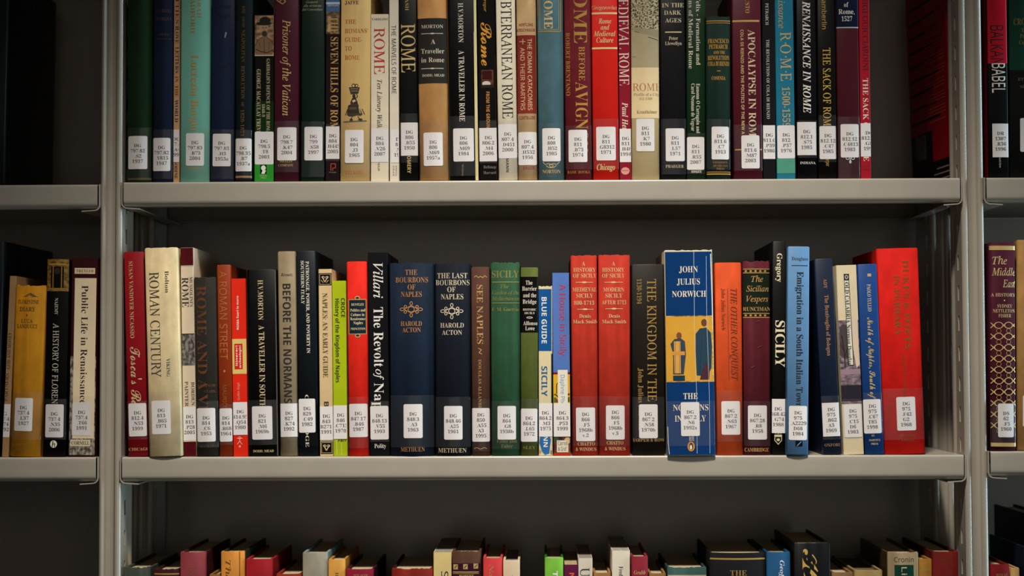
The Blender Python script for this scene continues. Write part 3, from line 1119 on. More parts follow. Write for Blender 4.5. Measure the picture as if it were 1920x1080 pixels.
MID = '''
@ M 232 270 473 240 279 96202a j d=145 lean=0
= dark red book with script title at the row's left end, label .N53 1999
v S *e6c898 247 490 634 7.5 SUSAN VANDIVER NICASSIO
v K *e6c898 256 650 790 20 Tosca's Rome
h S *d2a878 242 280 842 5.5 CHICAGO
L 241.5 756 275 818 DG|812.4|.N53|1999
t 752 824
@ M 271 332 466 279.3 342 e4cda4 h d=155 b=.045 y=-4 wear=.4
= wide cream cloth book with long grey-green title, label .B65 1971
v S 3f4a3c 313.5 508 549 7.5 Bolton
v R 4a453a 291 510 707 17.5 ROMAN CENTURY
v S 4a553e 316 672 706 6.5 VIKING
L 285 751 320.5 814 DG|813|.B65|1971
t 734 832
@ M 337.5 362.6 465 344.5 368.3 dcc8b0 p d=170 pg=a8a49c bc=b8b4b0
= pale paperback with maroon bands and a crowd photograph, label .P28 2005
P 336 464 364 499 601a22 jacket spine_band
p 336 497.5 364 499 b8a898
v S 5a5048 358.5 519 575 6 MUSSOLINI'S
v S 3f3a36 347.5 520 576 13 ROME
P 338 627 368 685 6f6a66 crowd crowd_picture
p 338 625.5 368 627 2a2220
v S 6a6056 362 716 760 6.5 BORDEN
v S 6a6056 350 715 762 6.5 PAINTER
P 342 828 370 856 5c161e jacket spine_band
p 342 826.5 370 828 e8d8b8
L 343 763 368 826 DG|813|.P28|2005
@ M 362.8 406 521 369 411 38342f h d=140 wear=.6
= short charcoal cloth book with brown lettering, label .C6 1953
v S *75492f 380 536 790 18 ROME AND A VIL
h S *6e462e 371 405 723 5 ELEANOR
h S *6e462e 384 405 733.5 5 CLARK
h S *5a4636 376 409 836.5 5 DOUBLEDAY
L 370 765 404.5 828 DG|814|.C6|1953
t 752 838
@ M 406 433 497 411.6 437 92401e j d=150 bc=7c3418
= rust brown book with tan capitals, label .R68 1964
v N *bd7440 419 508 674 14 A ROMAN STREET
e 421 696 2 2.5 bd7440
v N *a86434 421.5 722 766 7.5 MAURICE
L 412 765.5 435.5 828 DG|814|.R68|1964
t 758 834
@ M 433.2 460 523 437.3 465.5 e83a24 p d=120
= short bright red paperback with yellow boxed label, label .Q54 1980
w X f6e8dc 445.5 555 618 4 ROMA fuori le mura
P 434 635.5 463 701 e8cc80 jacket title_panel
p 439.5 644.5 455 692.5 d8341f
w X f6e8dc 443.5 648 686 4 itinerari
w X f6e8dc 450 648 690 4 archeologici
w N f0a890 447 718 751 4 Quilici Gigli
e 449.5 821 2.4 2.4 f2c0b0 1
s f2c0b0 1 444 822 455 822
s f2c0b0 1 449.5 823 449.5 827 445 833
s f2c0b0 1 449.5 827 454 833
h X f2c0b0 447.5 451.5 837 4.5 4
L 436 754 465 815.5 DG|814.95|.Q54|1980
@ M 461 518 506 467 521.5 0f0e0e j d=150
= black book with yellow left edge and pale capitals, label .M6 1969b
p 460 506 468.5 855 e2b54a
p 463.2 506 470 855 0f0e0e
p 517.5 506 524 855 6a6864
v S *e6d0a2 489 525 600 9.5 H.V.MORTON
v S *e6d0a2 492 610 792 10.5 A TRAVELLER IN SOUTHERN
h S *e0c890 475 513.5 845.5 4.6 DODD, MEAD
L 473 761.5 511 824 DG|821|.M6|1969b
t 750 834
@ M 519.5 554.6 472 526 558.6 968870 h d=155
= grey-beige cloth book with heavy black capitals, label .K74 1992
h J 2a2622 527 549 515 5.5 Kreutz
v X 2c2824 539 532 756 15 BEFORE THE NORMANS
L 526 756.5 558.5 819 DG|827|.K74|1992
t 752 826
@ M 555 592 471 560 597.6 172026 j d=160 bc=12181c
= blue-black book with two lines of tiny capitals, label 829 .C49 1982
v B ded6c8 577.5 490 662 6 PATRONAGE, POWER, AND POVERTY IN
v B ded6c8 567.6 489 570 6 SOUTHERN ITALY
p 558 728 600 758 0e1418
p 558 810 600 836 0e1418
v S d8d0c4 576 740 838 6.5 CAMBRIDGE
L 560.5 747.5 591.5 811 DG|829|.C49|1982
@ M 596.2 622.3 505 600.5 624.4 d9bd94 p d=140
= buff paperback with black ornament squares at both ends, label .B2713 1991
P 597.8 512 621.5 535 16130f jacket ornament_square
p 599.2 513.5 620 533.5 cdb48c
p 600 514.3 619.2 532.7 16130f
s cdb48c 1.8 604 518 609 529 615 518
e 606 520 3 2.4 cdb48c 1
e 613 520 3 2.4 cdb48c 1
s cdb48c 1 602 525 606 530
s cdb48c 1 616 525 612 530
P 601.5 828 624 851 16130f jacket ornament_square
p 602.7 829.3 622.5 849.5 cdb48c
p 603.5 830.1 621.8 848.7 16130f
s cdb48c 1.8 607 834 612 845 618 834
e 609 836 3 2.4 cdb48c 1
e 616 836 3 2.4 cdb48c 1
v S 75644a 610 549 707 9.5 NAPLES: AN EARLY GUIDE
v X 4a4032 612 753 762 9 B
L 598 762 626 825 DG|843|.B2713|1991
@ M 622.6 648 527 625 652 aebd22 p d=130 wear=.3
= short lime green paperback with dark lettering, label .C713 1970
v X 1f2a10 643 559 595 7.5 CROCE
v X 1f2a10 632.8 560 717 7.5 History of the Kingdom of Naples
s d8dc98 .8 648 560 650 760
s d8dc98 .8 631 826 632 852
s d8dc98 .7 640 830 641 853
h X 2a3412 634 650 825 5.5 Parr
L 625 760 652.5 823 DG|846|.C713|1970
@ M 649.6 688 491 654 692 dc3222 h d=150
= red cloth book with dark blue gold-edged title plate, label .B46 1987
P 653.5 561 687.5 627 c9a860 foil title_panel
p 655 562.5 686 625.5 1c3242
e 670.5 558.5 5 3.5 c9a860
e 670.5 558.8 3.4 2.2 1c3242
e 671 629.5 5 3.5 c9a860
e 671 629.2 3.4 2.2 1c3242
h S e0d0a0 659 683 571 4.6 BENTLEY
h S e8d8ac 657 685 581.5 5.4 Politics and
h S e8d8ac 658 683.5 590 5.4 Culture in
h S e8d8ac 657 685.5 597.6 5.4 Renaissance
h S e8d8ac 663 680.5 605.2 5.4 Naples
h S e0d0a0 658 685 616.5 4 PRINCETON
L 655 757 689.5 819.5 DG|847.17|.B46|1987
t 744 840
@ M 689 726.7 474 694.3 730.5 19191e p d=150
= black paperback with large white title reading downward, label .V55 1993
v I ece8e2 708.5 493 559 17 Villari
v S ece8e2 710 576 688 18 The Revolt
v I ece8e2 711.5 692 712 14 of
v S ece8e2 711 718 800 18 Naples
h S d8d4ce 702 724 836 8 Polity
L 694.5 761 728.5 824 DG|848.13|.V55|1993
t 752 828
@ M 729 814.5 494 733 814 192a3e h d=160 wear=.5 b=.12
= very wide navy cloth book with copper lettering and scrolled ornament, label .A3 1963
h S *bf8450 760.5 783 511 10 THE
h S *bf8450 742 803 525 10 BOURBONS
h S *bf8450 765 779.5 538.6 10 OF
h S *bf8450 752.5 791.5 552 10 NAPLES
!orn 771.7 580.3 c08a58
h S *bf8450 752 791.5 607 9 HAROLD
h S *bf8450 755 789.5 618.6 9 ACTON
h S *b07a48 752 797 842 8.5 METHUEN
L 757.5 757.5 793 821 DG|848.3|.A3|1963
t 741 838
@ M 815 882.3 495 816.5 883.3 121b29 h d=155 wear=.5 b=.12
= wide dark navy cloth book with cream lettering and scrolled ornament, label .A25 1961
h S *dccdb4 820 876.5 517 10 THE LAST
h S *dccdb4 817 880.5 530 10 BOURBONS
h S *dccdb4 839 854.5 543 10 OF
h S *dccdb4 827 869 556.5 10 NAPLES
!orn 847.5 583.5 dccdb4
h S *dccdb4 826 870 610 9 HAROLD
h S *dccdb4 829 866.5 623.5 9 ACTON
h S *c9b898 822 875 844 8.5 METHUEN
L 833 761 867.5 824 DG|848.46|.A25|1961
t 744 838
@ M 883.3 917.5 501 884.3 920.3 5c4034 h d=150
= brown cloth book with gold vertical title, five-line label ending A3 1995
s d0a468 1.4 889 520 893 517 897 521 901 518 905 521 909 517 913 520
v S *d0a268 900 534 645 11.5 SEE NAPLES
s d0a468 1.4 897 653 903 656 898 661 904 664
v S *c2965e 900 674 790 5.6 DOUGLAS ALLANBROOK
s c2965e 1.2 889 841 894 839 901 842 908 839 913 841
L 885 765 918.5 828 DG|850|.A55|A3|1995
t 748 846
@ M 920 974.5 493 921 976 345a42 h d=145 wear=.8
= wide worn green cloth book with faded gold top title, label .G8 1938b
h B *8f8c48 922 973 514 13 SICILY
p 922 528 975 530 8f8c48 foil
h I *8f8c48 938 954 537.5 7 The
h I *8f8c48 923 974 549 7 Garden of the
h I *8f8c48 922.5 974 560 7 Mediterranean
p 922 567.5 975 569 8f8c48 foil
h S *8f8c48 922.5 973 580 7 F. M. Guercio
h S *6f7a3c 931.5 969 826.5 6.5 Faber and
h S *6f7a3c 940 961.5 836 6.5 Faber
L 933 761 967.5 824 DG|864|.G8|1938b
t 752 842
@ M 975.2 1010 502 976.4 1008.6 5e6834 h d=140
= olive green cloth book with black title block, label .L65 1972
P 975 519 1011 623.5 15130f jacket title_panel
h S ddd4c4 985.5 998.5 530 8 The
h S ddd4c4 979 1006.5 541 8 Barrier
h S ddd4c4 981 1005.5 553.5 8 and the
h S ddd4c4 980 1006 565.5 8 Bridge
h S ddd4c4 980.5 1005.5 580.5 4 HISTORIC
h S ddd4c4 983.5 1003 587 4 SICILY
e 993 595.5 6 1.8 ddd4c4 1
h S ddd4c4 981 1007.5 606 7.5 Alfonso
h S ddd4c4 985 1002.5 615.5 7.5 Lowe
h S *7c8450 981 1004 839 6 SLEY
L 976.5 766 1007.5 828 DG|864.2|.L65|1972
t 748 830
@ M 1010 1035 537 1009.5 1037 dccca6 p d=125 wear=.5
= short cream and blue paperback worn at its foot, label .M3 1975
P 1009.5 542 1034 658 1f639e jacket title_panel
v X ece4d4 1020.3 557 644 9.5 BLUE GUIDE
v X 215f9c 1020.6 686.5 743 11 SICILY
p 1033.5 663 1040 756 14303a
g 2166a8 1013 818 1030 818 1033 824 1031 838 1030 850 1022 853 1016 846 1014 838 1011 830
v X ece4d4 1023 800 838 8 BENN
e 1012 847 2.6 3.5 b08a52
e 1034 848 2 4 8a6a3c
L 1009.5 756 1036 818.5 DG|864.2|.M3|1975
@ M 1035.4 1067 512 1037.8 1070.5 6181be p d=145
= paperback with blue sky spine, red brush title and yellow house, label .P53 1999
v N cc2430 1055 533 667 12 A House in Sicily
P 1034 698 1071 702 8f1c34 jacket spine_band
P 1034 702 1073 758 e0b034 jacket spine_picture
s 3a2c14 1.6 1043.5 738 1043.5 722 1045.5 718
s 2a2a16 2 1037 743 1041 739 1046 744
s 2a2a16 3 1062 743 1067 738 1071 745
e 1040 750 5 5 4a6a2c
e 1068 749 5 5 35501e
e 1045 752 3 3 8a2c22
P 1037 818 1072 857 5a2a1c scene spine_picture
e 1043 824 6 4 1f5030
e 1064 826 6 6 cfae78
e 1066 843 4 7 7a4a1c
e 1051 822 4 3 20182c
p 1037 849 1072 857 b83a22
P 1046 693.5 1064.5 758 e8e2d4 paper title_panel
v N 7c8cb4 1055 703 760 8 Daphne Phe
P 1044 825.5 1065.5 848 ded6c2 paper title_panel
h N 3a3632 1046 1064 831 7.5 Carroll
h N 3a3632 1046.5 1062.5 841.5 7.5 & Graf
L 1038 756 1071 818.5 DG|864.3|.P53|1999
@ M 1068.3 1120.5 480 1073.5 1122 b43e2d h d=150 wear=.5
= brick red cloth book reading MEDIEVAL SICILY, label ending 1968b v.2
h S *e6c898 1091 1097 494.5 8 A
h S *e6c898 1075 1117 506 8 HISTORY
h S *e6c898 1074.5 1118 517 8 OF SICILY
s e6c898 1.2 1079 529.5 1112 529.5
e 1095.5 529.5 5 1.5 e6c898
h S *e6c898 1073.5 1119 543 8 MEDIEVAL
h S *e6c898 1080.5 1112 554.5 8 SICILY
h S *e6c898 1076 1114 568 7.5 800-1713
s e6c898 1.2 1082 580 1113 580
e 1097 580 5 1.5 e6c898
h S *e6c898 1086 1107.5 592.5 7 Denis
h S *e6c898 1074.5 1120 603 7 Mack Smith
h S *dcb888 1083 1115.5 832 6.5 CHATTO
h S *dcb888 1079.5 1118 842 6.5 & WINDUS
L 1080 764 1116 827 DG|866|.F5|1968b|v.2
t 743 836
@ M 1120.8 1182 479 1122.5 1182.3 b43e2d h d=150 wear=.5
= brick red cloth book reading MODERN SICILY, label ending 1968b v.3
h S *e6c898 1147 1153 494.5 8 A
h S *e6c898 1129 1170.5 506 8 HISTORY
h S *e6c898 1129 1171 517 8 OF SICILY
s e6c898 1.2 1133 529.5 1168 529.5
e 1150 529.5 5 1.5 e6c898
h S *e6c898 1131 1170 543 8 MODERN
h S *e6c898 1135 1167 554.5 8 SICILY
h S *e6c898 1128.5 1174 567 7.5 AFTER 1713
s e6c898 1.2 1135 579 1168 579
e 1151 579 5 1.5 e6c898
h S *e6c898 1141 1162.5 592.5 7 Denis
h S *e6c898 1129 1174 603 7 Mack Smith
h S *dcb888 1137.5 1168.5 830 6.5 CHATTO
h S *dcb888 1134 1172.5 841 6.5 & WINDUS
L 1136 760 1171 824 DG|866|.F5|1968b|v.3
t 743 836
@ M 1182.3 1246 496 1184.5 1248 28231d j d=155
= wide black-brown book with dull gold capitals, label .N58 1970b
v R *bd964f 1222 523 800 16 THE KINGDOM IN THE SUN
v S *b08c4c 1198.5 523 570 8.5 1130-1194
v S *b08c4c 1201.5 690 806 9.5 John Julius Norwich
h S *a8844a 1184 1246 825 6 HARPER & ROW
L 1198 758 1233 821.5 DG|867.2|.N58|1970b
t 744 826
@ M 1244.5 1336 470 1250 1343 d8ccb0 p d=140 y=-6 wear=.5 b=.02
= very wide blue paperback with gold picture in the middle, label .N6 1992x
P 1247.5 472 1335 592 0b4478 jacket title_panel
P 1250 716 1341 853 0b4478 jacket title_panel
P 1248 592 1337 716 c99440 scene spine_picture
p 1249 593.5 1335.5 714.5 d9a548 jacket
g 1c3c4e 1304 626 1312 616 1324 614 1333 624 1335 650 1334 690 1326 706 1306 704 1304 660
g 4a1f2c 1318 690 1324 680 1331 690 1330 712 1312 712
s 14323f 1.4 1316 632 1312 704
s 14323f 1.4 1326 630 1328 700
e 1320 605 5.5 7 6a3c22
g 33404c 1257 645 1264 636 1276 634 1284 640 1286 664 1282 702 1262 702 1262 664
p 1264 640 1276 700 d8a860
s a06028 1 1266 640 1266 700
s a06028 1 1274 640 1274 700
p 1260 659 1284 666 d29a50
e 1273 629 5 6 7a4a2a
p 1262 704 1284 714 24485a
h S ecdfc8 1273 1308 505 11.5 JOHN
h S ecdfc8 1269 1312 528 11.5 JULIUS
h S ecdfc8 1260 1323.5 551 11.5 NORWICH
h S ecdfc8 1281 1308 742.5 11.5 THE
h S ecdfc8 1262 1328 764 11.5 NORMANS
h S ecdfc8 1265 1323.5 784.5 11.5 IN SICILY
v S ecdfc8 1294 816 827 4 LIKE
v S ecdfc8 1299 814 827 4 HIST
s b8c4cc .8 1300.5 472 1301.5 560 1302 610 1306 740 1307 850
s b8c4cc .7 1324 480 1325 600 1330 740 1331 850
s e8e0d0 1.4 1332 476 1335 560 1337 640 1340 780
s e8e0d0 1 1252 800 1253 830 1255 852
e 1295.7 837 6.8 9.2 d98a24
e 1295.7 837 3.6 7 1a1a1c
e 1295.4 838.5 2 4.6 f0ece2
L 1276.5 754 1311.5 817.5 DG|867.2|.N6|1992x
t 752 836
@ M 1338.5 1391.5 493 1345 1393 c8592e h d=150
= orange cloth book with dark slanted capitals, label .N63 1967
v I 5e2a18 1376 541 714 11.5 THE OTHER CONQUEST
s 6e341c 1 1363.5 541 1366.5 714
v S 7a3a20 1356 541 619 7.5 John Julius Norwich
L 1352.5 752 1387.5 815 DG|867.2|.N63|1967
t 732 828
@ M 1391.7 1444 491 1394 1445.5 622632 h d=145 wear=.9
= worn maroon cloth book with dark green gold-edged title block, label .R8 1958
P 1391 506 1446 593 1d2c1e cloth title_panel
p 1393 504 1444 505.5 c89c58 foil
p 1393 511 1444 512.5 c89c58 foil
p 1393 587 1444 588.5 c89c58 foil
p 1393 594.5 1444 596 c89c58 foil
s c89c58 3.4 1396 508.5 1400 508.5
s c89c58 3.4 1405 508.5 1409 508.5
s c89c58 3.4 1414 508.5 1418 508.5
s c89c58 3.4 1423 508.5 1427 508.5
s c89c58 3.4 1432 508.5 1436 508.5
s c89c58 3.4 1396 591.5 1400 591.5
s c89c58 3.4 1405 591.5 1409 591.5
s c89c58 3.4 1414 591.5 1418 591.5
s c89c58 3.4 1423 591.5 1427 591.5
s c89c58 3.4 1432 591.5 1436 591.5
h I *cfa264 1408 1430 523.5 10.5 The
h I *cfa264 1399 1441 541.5 10.5 Sicilian
h I *cfa264 1399 1440 560.5 10.5 Vespers
h S *cfa264 1393 1444 579.5 7.5 RUNCIMAN
h S *cfa264 1396 1441 843 7 CAMBRIDGE
s 8a4a48 1.2 1408 690 1414 686
s 8a4a48 1 1420 652 1428 648
s 8a4a48 1 1416 604 1424 601
L 1402 760 1437.5 824 DG|867.28|.R8|1958
t 752 836
@ M 1447.3 1474.3 453 1445.8 1473.6 191714 j d=165
= tall narrow black book with bold cream title, label .G74 1988
v B e8dab8 1461.5 475 529 10 Gregory
v B e8dab8 1462.7 601 688 17.5 SICILY
g d8cca8 1452 815 1466 815 1466 826 1459 834 1452 826
g 191714 1453.2 819 1464.8 819 1464.8 825.5 1459 832 1453.2 825.5
s d8cca8 1.6 1454 813 1456 810 1459 813 1462 810 1464 813
e 1459 824.5 3 2.6 d8cca8
L 1445 748 1473 812 DG|868.42|.G74|1988
@ M 1475.8 1519.6 463 1474.5 1515.4 668cb0 j d=160 y=-5
= tall light blue book with heavy black title, five-line label ending D68 1984
h S 22262e 1484 1515 485 6.5 Douglass
p 1484 497.4 1514.5 498.6 22262e
v B 22262e 1499.4 509 764 12.5 Emigration in a South Italian Town
p 1491 826.5 1504.5 837 15181c
s 7098be 1.4 1494 836 1502 828
L 1479 761 1513 825 DG|975|.A2229|D68|1984
@ M 1526.5 1561 486 1543.5 1577.6 222d42 j d=145
= leaning navy book with copper lettering beside a dark gap, label .B62 1969
v S *bb865f 1547.3 523 541 6.5 ADY
v S *bb865f 1552 553 667 7.5 The Bentivoglio of Bologna
h S *9a7860 1546 1577 834 5.5 OXFORD
L 1542 755 1574.5 818 DG|975|.B62|A3|1969
t 742 824
@ M 1567 1606 498 1582 1620 dccbac p d=130
= leaning cream paperback with dusky tree picture, label .C15 1983
P 1565 600 1624 757 7a6670 scene spine_picture
g dcc6ae 1594 598 1622 598 1618 676 1606 690 1597 640
e 1583 640 14 32 4a3c40
s 241c1e 2 1585 690 1583 660 1578 628
s 241c1e 1.4 1585 668 1592 640 1594 618
s 241c1e 1.2 1583 660 1574 640
p 1572 692 1624 702 a08a94
p 1572 722 1624 752 3a3540
p 1582.5 513.5 1592 524 23302c
g 23302c 1581.5 513.5 1591.5 513.5 1601.5 686 1591 686
g dcd6c2 1583 526 1591.2 526 1599.8 684 1592 684
v B 23302c 1590.5 529 684 8 OLD CALABRIA Norman Douglas
e 1587 519.5 3 3.6 dcd6c2 1.2
L 1583 758 1615.5 820 DG|975|.C15|D6|1983
t 748 822
@ M 1606 1645 496 1622.3 1656.8 254d86 j d=140
= leaning blue book with gold script title, five-line label ending T85 1998
p 1626 513 1633 518.5 d9b870 foil
v S *e6d2a2 1629.5 533 584 7 PAOLO TULLIO
v K *dcbf7c 1635 595 765 12 North of Naples, South of R
h S *d9c088 1634 1640 816.5 3.8 ST.
h S *d9c088 1629 1650 825 3.8 MARTIN'S
h S *d9c088 1633 1646 832 3.8 PRESS
L 1619 748.5 1652 812.5 DG|975|.C67|T85|1998
t 736 814
@ M 1643 1721.5 467 1657.8 1735 d2251a h d=150 y=6 b=.06
= very wide bright red cloth book at the row's right end, label .F42 1968
v S *8a5a22 1699.5 488 654 12 DUKES & POETS
v S *8a5a22 1681.5 516 628 12 IN FERRARA
v S *8a4a1e 1695 664 744 5.5 EDMUND G. GARDNER
h B *8a4a1e 1687 1716 816 4.6 RUSSELL
h B *8a4a1e 1690 1714 824.5 4.6 & RUSSELL
L 1680.5 744 1716 807 DG|975|.F42|G2|1968
t 728 824
'''

LOW = '''
@ L 231 281 1064 0 0 4a524a h d=150 wear=.8 y=6
= worn grey-green book, leftmost on the lowest row
@ L 288 336.5 1067 0 0 431820 h d=150 y=6 wear=.4
= dark maroon book with gold line near its head on the lowest row
p 287 1074.5 337 1077 c8a050 foil
@ L 337.5 386 1035 0 0 8a434a h d=150 y=4 bc=4e1620
= rose red cloth book standing tall near the left of the lowest row
v S *a8624a 358 1062 1110 7 ROMANS
@ L 392 412.5 1077 0 0 8a6638 h d=130 y=5
= short tan book between the rose and ochre books on the lowest row
@ L 413.5 458.5 1034 0 0 c48a42 h d=150 y=4 bc=2c3324 lean=-.4
= ochre book with dark green boards on the lowest row
v I *8a5f28 428 1049 1110 9 The L
p 449 1030 451 1180 9a6a30
@ L 460 511.5 1048 0 0 98202a h d=150 y=4
= crimson book with glossy boards on the lowest row
@ L 517.5 565 1076 0 0 8c3a24 h d=145 y=4
= short rust red book just right of the crimson one on the lowest row
@ L 567 614 1036 0 0 918c7e h d=155 y=4 bc=7c8f90
= pale grey cloth book with bluish boards on the lowest row
@ L 615 647 1049 0 0 c2934c h d=150 y=4 bc=b0803e
= golden yellow book on the lowest row beside the pale grey one
v S 7a5424 632 1073 1110 6 HOLME
@ L 648.5 700.5 1067 0 0 851a3a h d=155 y=4 bc=4a0f20
= magenta red cloth book on the lowest row
h S *c09060 663 690 1079 6 WILSON
@ L 734 812 1066 0 0 7e2418 h d=150 y=4 bc=3a120e wear=.6
= very wide dull red book lying low on the lowest row
@ L 812.5 846.6 1036 0 0 d8c18c p d=160 y=4 pg=8a8478
= cream paperback marked with black letters on the lowest row
v N 2a2622 834 1071 1120 13 SON
@ L 847.5 901.5 1034 0 0 5c4030 h d=155 y=4 b=.03 wear=.5
= brown cloth book with three gold squares on the lowest row
P 846 1056 903 1120 471a34 cloth title_panel
p 850 1058 858.5 1067.5 d0b070 foil
p 868.5 1057.5 877 1067 d0b070 foil
p 888 1056.5 896.5 1066 d0b070 foil
s 471a34 1.4 852 1065.5 857 1060
s 471a34 1.4 870.5 1065 875.5 1059.5
s 471a34 1.4 890 1064 895 1058.5
p 849 1071.5 898 1073.3 d0b070 foil
p 849 1074.8 898 1075.6 d0b070 foil
h B *c9a868 861 888 1080 5.5 ROBERT
@ L 905.5 942 1046 0 0 bc4446 h d=150 y=4
= coral red book with gilt lettering on the lowest row
v I *d89a60 921 1058 1110 7 Naples
@ L 943 975 1051 0 0 c4b09a j d=150 y=4 pg=8a8078
= pinkish beige book on the lowest row beside an empty gap
v I 3a342e 964 1078 1110 7 Italy
@ L 1021 1056.5 1046 0 0 78aa46 h d=140 y=4 bc=2c6a1c
= bright green book with white capitals on the lowest row
v X e8ecd8 1041 1070 1110 9 THE
@ L 1057.5 1083.6 1059 0 0 6e2450 p d=135 y=4 pg=a89470
= narrow purple paperback with orange letter on the lowest row
v X e8682c 1072 1074 1110 9 NAP
@ L 1084 1111 1047 0 0 d8cdbc p d=150 y=4 pg=8a8074
= off-white paperback with large dark capitals on the lowest row
v R 4a4640 1096.5 1064 1100 17 UN
@ L 1112.5 1146 1074 0 0 946f46 h d=140 y=5
= short tan book beside the tall white one on the lowest row
@ L 1147 1181.5 1033 0 0 e2d9c6 p d=160 y=4 pg=9a9284 lean=.3
= tall white paperback leaning slightly on the lowest row
v S 35302c 1164.5 1062 1100 8 Frederick
@ L 1183.5 1215 1043 0 0 862c3a h d=150 y=4
= burgundy book with gilt author name on the lowest row
h J *dcb480 1188.5 1210 1073 7.5 Grubb
@ L 1217 1249 1075 0 0 8c6a42 h d=140 y=5
= short tan book between the burgundy and teal-banded books
@ L 1251 1325 1064 0 0 41605e h d=150 y=4 b=.02 wear=.5 bc=2c4648
= wide worn teal book with a cream strip on the lowest row
p 1252 1078 1326 1100 c9bda2
@ L 1329.5 1435.5 1036 0 0 15151a h d=150 y=4 b=.10 bc=101013
= very wide black book with gold line and capitals on the lowest row
p 1331 1045.5 1434 1048.5 c8a052 foil
h S *b08c52 1368 1399 1073 10 THE
@ L 1437 1482 1035 0 0 265a80 h d=145 y=4 bc=1c4a70
= clear blue cloth book with white italic lettering on the lowest row
v J e0e4e8 1466 1050 1104 8 Geoffrey
@ L 1488 1556.5 1018 0 0 17181c j d=160 y=2 bc=0e0e10 b=.03 wear=.3
= tallest black book with large gilt script on the lowest row
v K d0ac58 1522 1029 1120 34 Hu
@ L 1560 1600 1073 0 0 84694a h d=140 y=5
= short tan book right of the tallest black book
@ L 1602 1655 1069 0 0 978358 h d=150 y=4 pg=6a5a40
= short buff book left of the beige book on the lowest row
@ L 1664.5 1722 1036 0 0 8f8066 j d=165 y=3 wear=.8 bc=5a4830
= beige worn book with green title block on the lowest row
h N 4a4238 1676 1713 1049 9 Cronin
P 1677 1059 1713 1120 1e4a3c jacket title_panel
v N c8b8a0 1695 1063 1100 10 Life
@ L 1722.6 1747.5 1048 0 0 9a7438 h d=150 y=6
= dull gold narrow book behind the beige and red books
h B *c09a50 1724 1744 1068 6 STORY
@ L 1748 1797.5 1034 0 0 701a12 h d=160 y=4 bc=5a100c
= dark red book at the right end of the lowest row
h S *7a3418 1762 1786 1048 7 Rome
'''

